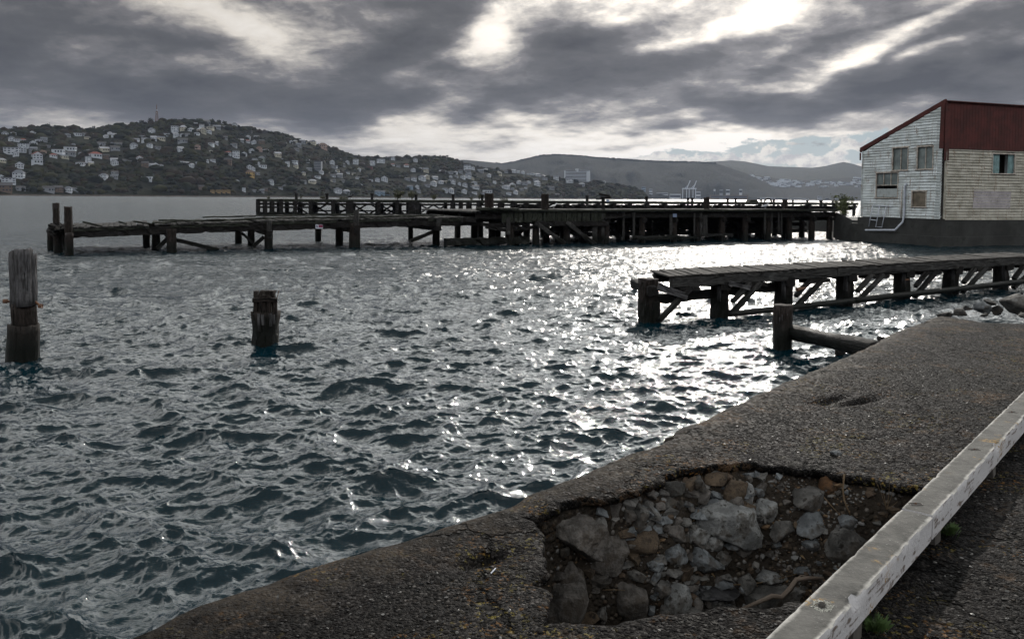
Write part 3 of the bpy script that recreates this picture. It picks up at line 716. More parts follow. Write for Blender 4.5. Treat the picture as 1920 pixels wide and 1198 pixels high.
# in the hole
s = rng.uniform(hs0, hs1, 26000); t = rng.uniform(ht0, ht1, 26000); z, sdv = ground_z(s, t); k = (sdv > .02); s, t, z = s[k], t[k], z[k]
big = rng.random(len(s)) < .045
clump = vnoise(s * 3, t * 3, 55, 2) > -.1
k = clump | big; s, t, z, big = s[k], t[k], z[k], big[k]
scatter('rubble', st2w(s, t, z + .003), np.where(big, rng.uniform(.012, .045, len(s)), rng.uniform(.003, .010, len(s))), [flatmat('rubble_brown', (.06, .044, .033)), flatmat('rubble_grey', (.12, .115, .11)), flatmat('rubble_tan', (.12, .08, .05)), flatmat('rubble_pale', (.13, .13, .13))], .8,
        'loose brown and grey rubble filling the floor of the hole')
# heavier broken lumps packed into the walls, too many to count
protos = []
for q in range(9):
    o_ = rock('p', (0, 0, 0), (2, 1.6, 1.3), SM['grey'], 700 + q, rough=.09, sub=1, npts=12, blocky=.2 * (q % 3)); me_ = o_.data
    v_ = np.empty(len(me_.vertices) * 3); me_.vertices.foreach_get('co', v_); me_.calc_loop_triangles(); f_ = np.empty(len(me_.loop_triangles) * 3, dtype=np.int32); me_.loop_triangles.foreach_get('vertices', f_)
    protos.append((v_.reshape(-1, 3), f_.reshape(-1, 3))); bpy.data.objects.remove(o_); bpy.data.meshes.remove(me_)
VV = []; FF = []; MI = []; nb_ = 0
s = rng.uniform(hs0, hs1, 5200); t = rng.uniform(ht0, ht1, 5200); z, sdv = ground_z(s, t)
ok = 0
for q in range(len(s)):
    if sdv[q] < .02: continue
    wall_ = sdv[q] < .40; left_ = t[q] < HC[1] - .15
    if rng.random() > (.72 if wall_ and left_ else .42 if wall_ else .16): continue
    sz = rng.uniform(.014, .05) * (1.7 if left_ else .9)
    pv_, pf_ = protos[rng.integers(0, 9)]; Mr = np.array(Matrix.Rotation(rng.uniform(0, 6.28), 3, 'Z') @ Matrix.Rotation(rng.uniform(-.7, .7), 3, 'X'))
    VV.append(pv_ @ Mr.T * sz * rng.uniform(.7, 1.2, 3) + st2w(s[q], t[q], z[q] + sz * .15)); FF.append(pf_ + nb_); nb_ += len(pv_)
    MI += [int(rng.choice([0, 1, 2, 3], p=[.4, .25, .2, .15] if left_ else [.2, .3, .2, .3]))] * len(pf_); ok += 1
    if ok > 950: break
o = npmesh('rubble', np.concatenate(VV), np.concatenate(FF), SM['concrete'], False)
for m2 in (SM['grey'], SM['blue'], SM['brown']): o.data.materials.append(m2)
o.data.polygons.foreach_set('material_index', np.array(MI, dtype=np.int32)); tag(o, 'packed broken stone and concrete rubble in the walls of the hole', kind='stuff')
# dead leaves: small curled blades
s = rng.uniform(hs0, hs1, 5200); t = rng.uniform(ht0, ht1, 5200); z, sdv = ground_z(s, t); k = (sdv > .22) & (vnoise(s * 4, t * 4, 77, 2) > -.05); s, t, z = s[k], t[k], z[k]
n = len(s); L = rng.uniform(.012, .035, n); a = rng.uniform(0, 6.28, n); w = L * rng.uniform(.15, .4, n)
C = st2w(s, t, z + .012); dv = np.stack([np.cos(a), np.sin(a), rng.normal(0, .35, n)], -1); nv_ = np.stack([-np.sin(a), np.cos(a), rng.normal(0, .5, n)], -1)
V = np.stack([C - dv * L[:, None], C + nv_ * w[:, None], C + dv * L[:, None], C - nv_ * w[:, None] + np.array([0, 0, .004])], 1).reshape(-1, 3)
o = npmesh('dead_leaves', V, np.arange(4 * n).reshape(-1, 4), flatmat('dead_leaf_tan', (.12, .085, .05)), False); o.data.materials.append(flatmat('dead_leaf_grey', (.10, .10, .095)))
o.data.polygons.foreach_set('material_index', rng.integers(0, 2, n).astype(np.int32)); tag(o, 'dry leaves and straw caught in the hole', kind='stuff')
# aggregate chips standing proud of the worn asphalt
n = 42000
s = rng.uniform(-2.4, 7.5, n); t0_ = rng.uniform(.02, 5.2, n) ** 1.0; t = t0_ + np.interp(s, es, et); z, sdv = ground_z(s, t)
k = (sdv < -.01) & ((t0_ > .30 + .2 * vnoise(s * 2, s * 0, 8, 2)) | (rng.random(n) < .15)) & (rng.random(n) < .45 + .5 * vnoise(s * 1.3, t * 1.3, 18, 2)); s, t, z = s[k], t[k], z[k]
scatter('gravel', st2w(s, t, z + .001), rng.uniform(.003, .010, len(s)), [flatmat('chip_dark', (.006, .006, .007), .6), flatmat('chip_grey', (.020, .0195, .019), .6), flatmat('chip_brown', (.022, .017, .013), .6), flatmat('chip_pale', (.085, .083, .08), .4)], .7,
        'dark loose aggregate chips on the worn asphalt')
o = rock('stone', on_ground(1568, 853) + Vector((0, 0, .012)), (.085, .06, .04), SM['blue'], 301, tilt=.1, blocky=.5, rough=.03); tag(o, 'lone grey stone lying on the asphalt beyond the hole', 'stone')
m_ = MB(); p = on_ground(925, 1073); m_.beam(p + Vector((-.01, -.02, .006)), p + Vector((.01, .02, .01)), .005, .004, wear=0); o = m_.build('chip_of_wood', MT['plastic']); tag(o, 'tiny white splinter lying on the asphalt left of the hole', 'splinter')
# boulders round the far corner of the quay
for i, (x0, y0, x1, y1, zb, mt, lab, kw) in enumerate([
   (1868, 551, 1945, 596, .95, 'veined', 'big pale rock with white veins at the end of the wharf', dict(npts=11)),
   (1820, 566, 1862, 590, .95, 'blue', 'blue-grey boulder left of the big white veined rock', dict(npts=10)),
   (1856, 571, 1882, 592, .85, 'dark', 'dark stone wedged between the blue-grey boulder and the veined rock', dict(npts=9)),
   (1755, 578, 1796, 606, .5, 'dark', 'dark wet rock in the water off the quay corner', dict(npts=9)),
   (1640, 628, 1672, 652, .35, 'dark', 'low dark rock against the quay below the sloping log', dict(npts=9)),
   (1543, 640, 1592, 668, .15, 'dark', 'black rock in the water under the sloping log', dict(npts=9)),
   (1905, 546, 1962, 580, .9, 'blue', 'blue-grey boulder behind the big veined rock', dict(npts=10)),
   (1783, 577, 1822, 594, .8, 'grey', 'flat grey stone at the very corner of the quay', dict(npts=9)),
   (1800, 572, 1826, 586, .7, 'dark', 'small dark rock behind the flat stone at the quay corner', dict(npts=9)),
   (1838, 560, 1874, 574, .7, 'dark', 'dark rock low behind the blue-grey boulder', dict(npts=9)),
   (1905, 585, 1950, 600, 1.1, 'grey', 'angular grey stone in front of the big veined rock', dict(npts=9)),
   (1832, 586, 1858, 596, 1.1, 'dark', 'small black stone in front of the blue-grey boulder', dict(npts=9))]):
    p = at((x0 + x1) / 2, y1, zb - .1); dd = p.y; w = (x1 - x0) * dd / F; h = (y1 - y0) * dd / F
    q = atY((x0 + x1) / 2, (y0 + y1) / 2, p.y + w * .3)
    o = rock('boulder', q, (w * .92, w * .8, h * 1.2), SM[mt], 500 + i, rough=.045, **kw); tag(o, lab, 'rock', 'rocks round the quay corner')
# rock revetment carrying on out of frame, and the shore under it
m_ = MB(); pl = [ws(S_END + .2, .9, .85), ws(S_END + 1.0, 1.9, .55), ws(S_END + 1.7, 5, .45), ws(S_END + 2, 40, .4), ws(S_END + .2, 40, .95)]
m_.prism(pl, (0, 0, -2.2)); o = m_.build('shore', MT['ground']); tag(o, kind='structure')

# ================================================================ WHITE KERB BEAM
def f_kerb(g, b, o):
    lc = g.n('ShaderNodeAttribute', attribute_name='lc').outputs['Vector']
    nrm = g.n('ShaderNodeSeparateXYZ'); g.put(nrm.inputs[0], g.n('ShaderNodeNewGeometry').outputs['Normal'])
    co = g.n('ShaderNodeTexCoord').outputs['Object']
    n = g.noise(co, 9, 7, .7); m_ = g.noise(co, 60, 4, .65); st_ = g.noise(g.v('MULTIPLY', lc, (1, 9, 9)), 5, 5, .6)
    top = g.mix(g.smooth(n, .3, .7), (.028, .028, .026), (.078, .076, .071)); top = g.mix(g.smooth(m_, .6, .75), top, (.17, .165, .16))
    paint = g.mix(g.smooth(g.m('ADD', g.m('MULTIPLY', n, .5), g.m('MULTIPLY', st_, .5)), .53, .60), (.37, .365, .38), (.11, .09, .08))
    spl = g.n('ShaderNodeSeparateXYZ'); g.put(spl.inputs[0], g.n('ShaderNodeAttribute', attribute_name='lc').outputs['Vector'])
    upf = g.smooth(nrm.outputs[2], .55, .85)
    c = g.mix(upf, paint, top)
    # worn paint left along the two top arrises
    rim = g.smooth(g.m('ADD', g.m('ABSOLUTE', g.n('ShaderNodeAttribute', attribute_name='across').outputs['Fac']), g.m('MULTIPLY', g.m('SUBTRACT', n, .5), .6)), .72, 1.0)
    c = g.mix(g.m('MULTIPLY', rim, upf), c, (.36, .35, .33))
    c = g.mix(g.m('MULTIPLY', g.smooth(g.noise(co, 4, 3), .62, .7), g.smooth(m_, .5, .6)), c, (.20, .12, .03))
    g.put(b.inputs['Base Color'], c); b.inputs['Roughness'].default_value = .8; b.inputs['Specular IOR Level'].default_value = .25
    bump(g, b, g.m('ADD', n, g.m('MULTIPLY', m_, .6)), .8, .008)
MT['kerb'] = material('white_painted_kerb', f_kerb)
ZT = ZW + .175; BH = .115
def kst(px, py): return st(at(px, py, ZT))
sL0, tL = kst(1433, 1198); tR = kst(1541, 1198)[1]; tL = (tL + kst(1920, 731)[1]) / 2; tR = (tR + kst(1920, 779)[1]) / 2
sJ = (kst(1680, 952)[0] + kst(1745, 965)[0]) / 2
def kerb(s0, s1, label):
    root = empty('kerb_beam', ws((s0 + s1) / 2, (tL + tR) / 2, ZW), label, 'kerb beam', 'white kerb beams along the wharf')
    ns = int((s1 - s0) / .02); w = tR - tL; sec = []
    prof = [(-1, -1), (-1, -.2), (-1, .55), (-.93, 1), (-.6, 1), (-.2, 1), (.2, 1), (.6, 1), (.93, 1), (1, .88), (1, .3), (1, -.3), (1, -1)]
    V = []; LC = []; AC = []
    for i in range(ns + 1):
        s = s0 + (s1 - s0) * i / ns
        for k, (a, b_) in enumerate(prof):
            e = Vector((s * 7, k * 1.3, s0)); q = noise.noise(e) * .0035; nb = 0
            if k in (3, 8, 9): nb = max(0, noise.noise(Vector((s * 11, k, 3)))) ** 2 * .03
            if k in (8, 9):
                for c_, wd_, dp in CHIPS: nb += dp * math.exp(-((s - c_) / wd_) ** 2)
            V.append(ws(s, (tL + tR) / 2 + a * (w / 2 - nb * .7) + q, ZT - BH / 2 + b_ * (BH / 2) - (nb * .8 if b_ > .5 else 0) + q * .6)); LC.append((s, a * w / 2, b_ * BH / 2)); AC.append(a if b_ > .9 else (1 if b_ > .8 else 0))
    n = len(prof); Fs = []
    for i in range(ns):
        for k in range(n): Fs.append((i * n + k, i * n + (k + 1) % n, (i + 1) * n + (k + 1) % n, (i + 1) * n + k))
    m_ = MB(); m_.add(V, Fs + [tuple(range(n - 1, -1, -1)), tuple(ns * n + k for k in range(n))], LC)
    o = m_.build('beam', MT['kerb'], root); o.data.polygons.foreach_set('use_smooth', [True] * len(o.data.polygons)); o.data.set_sharp_from_angle(angle=R(40))
    a = o.data.attributes.new('across', 'FLOAT', 'POINT'); a.data.foreach_set('value', AC)
    return root
CHIPS = [(kst(1580, 1115)[0] + .0, .035, .02), (kst(1850, 830)[0], .05, .018), (kst(1700, 1010)[0], .012, .01)]
k1 = kerb(-2.6, sJ - .009, 'nearer length of white painted kerb beam crossing the corner of the hole')
k2 = kerb(sJ + .009, 11.5, 'farther length of white painted kerb beam running on along the wharf')
MT['found0'] = material('dark_foot_concrete', plain((.045, .04, .036), .9, .4, 9))
MT['conc'] = material('grey_concrete', plain((.16, .15, .14), .85, .3, 4, 0, (.07, .06, .05)))
for (px, py, rt_) in ((1742, 1015, k2), (1850, 888, k2), (1500, 1240, k1), (1905, 800, k2), (1590, 1195, k1)):
    s_, t_ = st(at(px, py, ZW)); m_ = MB(); c = ws(s_, tR - .045, ZW + .03); m_.box(c, .045, .04, .045, S_, T_, .004); m_.build('foot_block', MT['found0'], rt_)
# bolt with its lichen ring, and bolt sockets, the shade in each hollow laid on as a dark plate
c = at(1541, 1136, ZT); m_ = MB(); m_.pole(c - Vector((0, 0, .004)), c + Vector((0, 0, .011)), .014, .012, 8, 0.002, seg=2); m_.build('bolt', SM['pale'], k1)
m_ = MB()
for i in range(260):
    a = random.uniform(0, 6.28); r_ = random.gauss(.036, .006); q = c + S_ * math.cos(a) * r_ + T_ * math.sin(a) * r_ * .8; s_ = random.uniform(.0008, .002); m_.box(q + Vector((0, 0, .001)), s_, s_, .0012)
m_.build('lichen_ring', flatmat('pale_lichen', (.34, .34, .31)), k1)
for px, py in ((1717, 945), (1827, 843), (1897, 773)):
    c = at(px, py, ZT); m_ = MB()
    for a, b_ in (((-.03, -.013), (.03, -.013)), ((-.03, .013), (.03, .013)), ((-.03, -.013), (-.03, .013)), ((.03, -.013), (.03, .013))):
        m_.beam(c + rt0 * a[0] + Vector((0, a[1], .0015)), c + rt0 * b_[0] + Vector((0, b_[1], .0015)), .004, .004, wear=.001, seg=2)
    m_.build('socket_rim', MT['conc'], k2)
    m_ = MB(); m_.box(c + Vector((0, 0, .0012)), .028, .011, .001); m_.build('socket_shade', flatmat('socket_shade_dark', (.006, .005, .005)), k2)
    m_ = MB(); m_.pole(c, c + Vector((0, 0, .006)), .006, .005, 6, .001, seg=2); m_.build('bolt_end', MT['rust'], k2)
# grass tufts in the lee of the beam
MT['grass'] = material('grass_blades', plain((.030, .055, .014), .6, .4, 8))
for (px, py, lab) in ((1775, 1000, 'small green grass tuft beside the joint of the kerb beam'), (1640, 1180, 'green grass tuft by the beam at the bottom edge of the view')):
    c = at(px, py, ZW); m_ = MB()
    for i in range(240):
        a = random.uniform(0, 6.28); r_ = abs(random.gauss(0, .020)); L = random.uniform(.02, .06); q = c + Vector((math.cos(a) * r_, math.sin(a) * r_, 0)); d_ = Vector((math.cos(a), math.sin(a), 0)) * L * .6; w_ = Vector((-math.sin(a), math.cos(a), 0)) * .0012
        m_.add([q - w_, q + w_, q + d_ * .5 + Vector((0, 0, L * .7)) + w_ * .6, q + d_ + Vector((0, 0, L * .85))], [(0, 1, 2, 3)])
    o = m_.build('grass_tuft', MT['grass']); tag(o, lab, 'grass tuft')

# ================================================================ STANDING PILES
def pile_root(name, loc, lab, cat='pile', group=None): return empty(name, loc, lab, cat, group)
# tall composite pile at the left edge
b0 = at(43, 672, 0); k = b0.y / F
def pl(px, py, y=None): return atY(px, py, y or b0.y)
rt_ = pile_root('mooring_pile', b0, 'tall split timber pile with rusty bolts standing in the water', group='broken piles standing in the open water')
m_ = MB(); m_.pole(pl(42, 700), pl(44, 606), .27, .245, 16, .03, .03); m_.build('lower_stub', MT['pile'], rt_, True)
m_ = MB(); m_.pole(pl(46, 620), pl(44, 568), .19, .19, 14, .02); m_.build('core', MT['pile'], rt_, True)
m_ = MB()
m_.pole(pl(34, 575, b0.y - .05), pl(31, 468, b0.y - .05), .115, .12, 12, .02, .05, bulge=.05)
m_.pole(pl(45, 574, b0.y - .10), pl(43, 464, b0.y - .10), .13, .14, 12, .02, .05, bulge=.04)
m_.pole(pl(59, 572, b0.y), pl(57, 474, b0.y), .085, .09, 12, .02, .08, bulge=.05)
m_.build('upper_baulk', MT['grey'], rt_, True)
m_ = MB(); m_.pole(pl(62, 665, b0.y + .05), pl(62, 572, b0.y + .05), .09, .075, 10, .03, .1); m_.build('side_timber', MT['pile'], rt_, True)
for a, b_ in (((10, 565), (30, 566)), ((62, 562), (76, 574))):
    m_ = MB(); m_.pole(pl(*b_) if a[0] < 20 else pl(*a), pl(*a) if a[0] < 20 else pl(*b_), .022, .022, 8, .003, seg=3); q = pl(*a) if a[0] < 20 else pl(*b_); m_.pole(q - Vector((.03, 0, 0)), q + Vector((.03, 0, 0)), .038, .038, 8, .004, seg=2); m_.build('bolt', MT['rust'], rt_)
# stump in the middle
b0 = at(497, 648, 0)
rt_ = pile_root('mooring_pile', b0, 'short broken pile stump with a notched collar alone in the water', group='broken piles standing in the open water')
m_ = MB(); m_.pole(pl(497, 690), pl(498, 582), .235, .255, 16, .035, .03, bulge=.05); m_.build('stump', MT['pile'], rt_, True)
m_ = MB()
for x, w in ((479, 7), (490, 9), (505, 9), (516, 7)):
    m_.beam(pl(x, 600, b0.y - .17), pl(x, 558 + random.uniform(-1, 2), b0.y - .17), w * b0.y / F, .07, (0, 1, 0), .012)
m_.beam(pl(474, 563, b0.y - .2), pl(520, 563, b0.y - .2), .07, .09, wear=.02)
m_.build('collar', MT['pile'], rt_)
m_ = MB()
for x in (482, 491, 503, 512): m_.beam(pl(x, 570), pl(x, 544 + random.uniform(0, 2)), .095, .2, (0, 1, 0), .015)
m_.pole(pl(498, 600), pl(498, 552), .19, .19, 14, .02); m_.build('core', MT['pile'], rt_)
m_ = MB()
for x, y0, y1 in ((486, 622, 588), (493, 610, 590), (508, 612, 588), (514, 608, 590)): m_.beam(pl(x, y0, b0.y - .255), pl(x - 1, y1, b0.y - .26), .06, .03, (0, 1, 0), .006)
m_.build('torn_sapwood', MT['grey'], rt_)
m_ = MB(); m_.pole(pl(519, 560), pl(523, 545), .008, .008, 6, .001, seg=2); m_.build('bolt', MT['rust'], rt_)
# near stump with the sloping log
b0 = at(1466, 655, 0)
rt_ = pile_root('mooring_pile', b0, 'round grey pile stump in front of the plank jetty, beside the sloping log', group='broken piles standing in the open water')
m_ = MB(); m_.pole(pl(1466, 700), pl(1468, 571), .175, .19, 18, .012, .015); m_.build('stump', MT['pile'], rt_, True)
for x, y0, y1 in ((1462, 595, 603), (1467, 590, 601), (1477, 588, 592), (1457, 600, 607)):
    m_ = MB(); m_.beam(pl(x, y0, b0.y - .185), pl(x, y1, b0.y - .185), .018, .01, (0, 1, 0), .003, seg=2); m_.build('bare_patch', MT['grey'], rt_)
e_ = at(1650, 652, ZW - .75)
p0_ = atY(1484, 622, b0.y + .05); p1_ = at(1648, 657, .55)
m_ = MB(); m_.pole(p0_, p1_ + (p1_ - p0_) * .02, .14, .15, 14, .035, .02, bulge=.08); o = m_.build('sloping_log', MT['wetlog'], smooth=True); tag(o, 'thick dark log sloping from the round stump to the quay', 'log')

# ================================================================ PLANK JETTY (right middle)
A0 = at(1222, 608, 0); A1 = at(1593, 573, 0); JD = (A1 - A0).normalized(); JN = Vector((-JD.y, JD.x, 0))
JP = JN if JN.y > 0 else -JN
JN = Vector((-.10, .995, 0)); JW = 1.35               # the planks run askew to the line of piles
def J(s, n, z): return A0 + JD * s + JN * n + Vector((0, 0, z))
def js(px):                                        # distance along the front line of piles for a column of the photograph
    u = (px - CX) / F; d = ray(px, 560); u = d.x / d.y; return (u * A0.y - A0.x) / (JD.x - u * JD.y)
ZJ = 1.08
MT['jdeck'] = material('jetty_planks', timber((.010, .010, .010), (.034, .032, .031), (.06, .058, .056)))
jet = empty('plank_jetty', J(0, .7, 0), 'low timber plank jetty on thick square piles with diagonal braces', 'jetty')
m_ = MB(); s = .58
while s < 17:
    w = random.choice((.22, .24, .26, .3)); dz = random.uniform(-.006, .01)
    m_.beam(J(s, -.10 + random.uniform(-.03, .03), ZJ + dz), J(s, JW + .12 + random.uniform(-.05, .05), ZJ + dz + random.uniform(-.01, .01)), (w - .012) * .87, .055, wear=.006)
    s += w + (.02 if random.random() < .85 else .06)
m_.build('deck', MT['jdeck'], jet)
for n_ in (-.02, JW):
    m_ = MB(); m_.beam(J(.55, n_, ZJ - .15), J(6.4, n_, ZJ - .15), .14, .24, wear=.012); m_.beam(J(6.4, n_ - .01, ZJ - .14), J(17, n_ - .01, ZJ - .14), .15, .23, wear=.012); m_.build('edge_beam', MT['timber'] if n_ > 0 else MT['deck'], jet)
bent = [js(x) for x in (1222, 1358, 1478, 1594, 1702, 1793, 1888, 1985)]
for i, s_ in enumerate(bent):
    w = .46 if i == 0 else .42
    for n_ in (.30,):
        m_ = MB(); m_.beam(J(s_, n_, -1.2), J(s_, n_, ZJ - (.14 if i else .05)), w, .36, JD, .02, ch=.16)
        if i == 0: m_.beam(J(s_ - .12, n_ - .1, -.6), J(s_ - .1, n_ - .1, ZJ - .12), .2, .2, JD, .02); m_.beam(J(s_ + .08, n_ - .12, -.6), J(s_ + .1, n_ - .12, .5), .34, .25, JD, .02)
        m_.build('pile', MT['pile'], jet)
        if i: m_ = MB(); m_.beam(J(s_ - .15, .06, .30 + .1 * (i % 2)), J(s_ - .15, .06, ZJ - .2), .13, .05, JD, .012); m_.build('light_side_strip', MT['grey'], jet)  # added pale strip: the pile's lighter left face put in as colour
    m_ = MB(); m_.beam(J(s_, -.12, ZJ - .30), J(s_, JW + .15, ZJ - .30), .26, .24, wear=.015); m_.build('crosshead', MT['timber'], jet)
    if i < 7:
        nx = bent[i + 1]
        for n_ in (-.14, .80):
            if n_ > 0: top = Vector(J(s_ + .78, -.13, ZJ - .27)); bot = J(s_ + .20, -.13, .40)
            else: top = Vector(J(s_ + (nx - s_) * .50, n_, ZJ - .27)); bot = J(s_ + .18, n_, .10)
            if i == 0 and n_ > 0: continue
            m_ = MB(); m_.beam(bot, top, .14, .11, wear=.01); m_.build('brace', MT['deck'] if i % 2 else MT['timber'], jet)
        m_ = MB(); m_.beam(J(s_ + (nx - s_) * .30, .15, ZJ - .33), J(s_ + (nx - s_) * .58, .15, ZJ - .33), .5, .13, wear=.012); m_.build('corbel', MT['timber'], jet)
m_ = MB(); m_.beam(J(.05, .45, .50), J(bent[1] + .1, .45, .56), .22, .25, wear=.03); m_.beam(J(bent[1], .45, .57), J(bent[2] + .35, .45, .62), .22, .24, wear=.03); m_.build('waling', MT['timber'], jet)
m_ = MB(); m_.pole(J(bent[1] + .1, -.18, .10), J(bent[3], -.18, .16), .075, .085, 10, .02); m_.pole(J(bent[3], -.18, .16), J(17, -.16, .30), .085, .09, 10, .02); m_.build('bottom_rail', MT['timber'], jet, True)
m_ = MB(); m_.beam(J(.1, -.20, ZJ - .18), J(bent[1] * .42, -.24, ZJ - .48), .06, .17, wear=.02); m_.build('broken_board', MT['grey'], jet)
m_ = MB(); m_.beam(J(bent[1] + .05, -.2, ZJ - .22), J(bent[1] + .75, -.24, ZJ - .36), .06, .13, wear=.02); m_.build('broken_board', MT['grey'], jet)
m_ = MB(); m_.pole(J(bent[2] + .2, -.18, ZJ - .5), J(bent[2] + .55, -.18, ZJ - .46), .05, .02, 8, .01); m_.build('bolt', MT['rust'], jet)
for i in (4,):
    m_ = MB(); m_.pole(J(bent[i] - .28, -.13, .62), J(bent[i] - .1, -.13, .62), .02, .02, 6, .002, seg=2); m_.build('bolt', MT['rust'], jet)

# ================================================================ OLD COLLAPSING JETTY (middle distance)
B0 = at(322, 472, 0); B1 = at(665, 465, 0); KD = (B1 - B0).normalized(); KN = Vector((-KD.y, KD.x, 0))
if KN.y < 0: KN = -KN
def K(s, n, z): return B0 + KD * s + KN * n + Vector((0, 0, z))
def ks(px):
    d = ray(px, 470); u = d.x / d.y; return (u * B0.y - B0.x) / (KD.x - u * KD.y)
def kz(px, py, n=0):                               # height on the front plane
    s = ks(px); return atY(px, py, K(s, n, 0).y).z
old = empty('ruined_jetty', K(6, 3, 0), 'long low ruined timber jetty with sagging deck and loose planks', 'jetty')
WD = 6.4
# deck level sags along its length
dkx = [(85, 434), (130, 428), (200, 426), (280, 423), (360, 420), (440, 418), (520, 415), (600, 413), (700, 411), (800, 409), (900, 408)]
dks = [ks(x) for x, _ in dkx]; dkz = [kz(x, y) for x, y in dkx]
def dz(s): return float(np.interp(s, dks, dkz))
m_ = MB(); s = ks(96)
while s < ks(900):
    w = random.uniform(.22, .3); z = dz(s)
    if random.random() < .92:
        m_.beam(K(s, random.uniform(-.25, .1), z + random.uniform(-.02, .03)), K(s + random.uniform(-.05, .05), WD + random.uniform(-.5, .3), z + random.uniform(-.04, .06)), w * .92, .08, wear=.02)
    s += w
m_.build('deck', MT['deck'], old)
for k_, (n0, hh) in enumerate(((-.05, .42), (WD, .36), (WD * .5, .34))):
    m_ = MB(); pts = list(np.arange(ks(128), ks(880), 4.6)) + [ks(900)]
    for a, b_ in zip(pts[:-1], pts[1:]): m_.beam(K(a - .1, n0, dz(a) - .28), K(b_ + .1, n0, dz(b_) - .28), .24, hh, wear=.045)
    m_.build('stringer', MT['timber'], old)
for a, b_ in zip(pts[:-1], pts[1:]):               # lowest fascia, ragged
    if random.random() < .8:
        m_ = MB(); m_.beam(K(a, -.16, dz(a) - .10), K(b_ - random.uniform(.2, 1.5), -.16, dz(b_) - .12 + random.uniform(-.05, .03)), .10, .16, wear=.04); m_.build('fascia', MT['mossy'], old)
# loose planks heaped along the top
for (x0, y0, x1, y1, n_) in ((155, 416, 192, 425, .4), (222, 416, 238, 420, .6), (250, 415, 282, 420, .5), (285, 418, 330, 416, .4), (297, 413, 420, 414, .9), (330, 415, 480, 411, .5), (470, 410, 640, 408, .6), (620, 409, 760, 405, .8), (700, 407, 830, 404, 1.2), (380, 407.5, 480, 405.5, 6.0), (480, 405, 700, 402, 6.0)):
    y = K(ks(x0), n_, 0).y; y2 = K(ks(x1), n_, 0).y
    m_ = MB(); m_.beam(atY(x0, y0, y), atY(x1, y1, y2), .28, .10, wear=.03); m_.build('loose_plank', MT['mossy'], old)
m_ = MB()
for q in range(14): m_.beam(K(ks(88 + q * 1.5), random.uniform(-.3, 1.5), random.uniform(.9, 1.5)), K(ks(100 + q * 3), random.uniform(-.3, 2.5), random.uniform(.9, 1.5)), .18, .14, wear=.03)
m_.build('broken_end', MT['timber'], old)
def dpile(px, base, w, top=None, n=None, lean=0):
    q = at(px, base, 0); m_ = MB(); n_ = (q - B0).dot(KN); s_ = (q - B0).dot(KD)
    z1 = (dz(s_) - .2) if top is None else top
    r = w * q.y / F / 2
    m_.pole(q - Vector((0, 0, 1.5)), q + Vector((lean, 0, z1)), r * 1.05, r * .95, 12, .035, .05 if top else 0, bulge=.03); return m_
for args in ((275, 463, 13), (293, 468, 15), (322, 473, 18), (447, 456, 13), (471, 462, 13), (504, 468, 16), (597, 453, 12), (636, 460, 14), (665, 465, 22), (770, 452, 10), (818, 458, 15),
             (95, 469, 13), (110, 474, 16), (131, 478, 14), (118, 466, 14)):
    dpile(*args).build('pile', MT['pile'], old, True)
for (x, b_, w, top) in ((107, 473, 12, 380), (129, 477, 14, 387)):
    q = at(x, b_, 0); z = atY(x, top, q.y).z; dpile(x, b_, w, z).build('mooring_post', MT['pile'], old, True)
for (x0, y0, x1, y1, w) in ((318, 447, 410, 469, .22), (295, 466, 314, 448, .22), (453, 437, 474, 456, .16), (474, 463, 495, 444, .2), (770, 452, 812, 435, .22)):
    a = at(x0, 470, 0).y + .2; yy = K(ks(x0), .3, 0).y; m_ = MB(); m_.beam(atY(x0, y0, yy), atY(x1, y1, K(ks(x1), .3, 0).y), w, w, wear=.02); m_.build('brace', MT['timber'], old)
for (x, y0, y1, w) in ((505, 414, 447, .26), (823, 409, 433, .28), (668, 394, 423, .3)):
    yy = K(ks(x), -.3, 0).y; m_ = MB(); m_.beam(atY(x, y1, yy), atY(x, y0, yy), w, .14, (0, 1, 0), .015); m_.build('fender_post', MT['deck'], old)
for px in (320, 504, 665, 818):
    m_ = MB(); s_ = ks(px); m_.beam(K(s_, -.5, dz(s_) - .62), K(s_, WD + .2, dz(s_) - .6), .32, .30, wear=.03); m_.build('crosshead', MT['timber'], old)
# small warning board, white with a pink panel
yy = K(ks(598), -.36, 0).y
def board(name, x0, y0, x1, y1, yy, parts, label, parent=None):
    r_ = empty(name, atY((x0 + x1) / 2, y1, yy), label, 'sign') if label else parent
    a = atY(x0, y0, yy); b_ = atY(x1, y1, yy); ux = (KD * 1.0)
    W = (b_ - a).dot(KD) ; H = a.z - b_.z; c = (a + b_) / 2
    m_ = MB(); m_.box(c, abs(W) / 2 + .0, H / 2, .012, KD, (0, 0, 1)); m_.build('panel', flatmat('sign_white', (.42, .44, .50)) if parts else flatmat('sign_pale_blue', (.16, .20, .30)), r_)
    for (fx, fy, fw, fh, col) in parts:
        m_ = MB(); m_.box(c + KD * W * (fx - .5) + Vector((0, 0, H * (.5 - fy))) - KN * .016, abs(W) * fw / 2, H * fh / 2, .004, KD, (0, 0, 1)); m_.build('printed_patch', flatmat('sign_ink', col), r_)
    return r_
board('warning_sign', 591, 421, 606, 429, yy, [(.70, .40, .56, .66, (.16, .035, .07)), (.44, .15, .07, .3, (.02, .02, .05)), (.93, .15, .07, .3, (.02, .02, .05)), (.20, .28, .22, .10, (.06, .04, .12)), (.12, .40, .08, .2, (.06, .04, .12)), (.20, .48, .22, .10, (.08, .05, .13)), (.28, .6, .08, .2, (.08, .05, .13)), (.2, .70, .2, .08, (.06, .05, .13))],
      'small white and pink warning board fixed to the side of the ruined jetty')
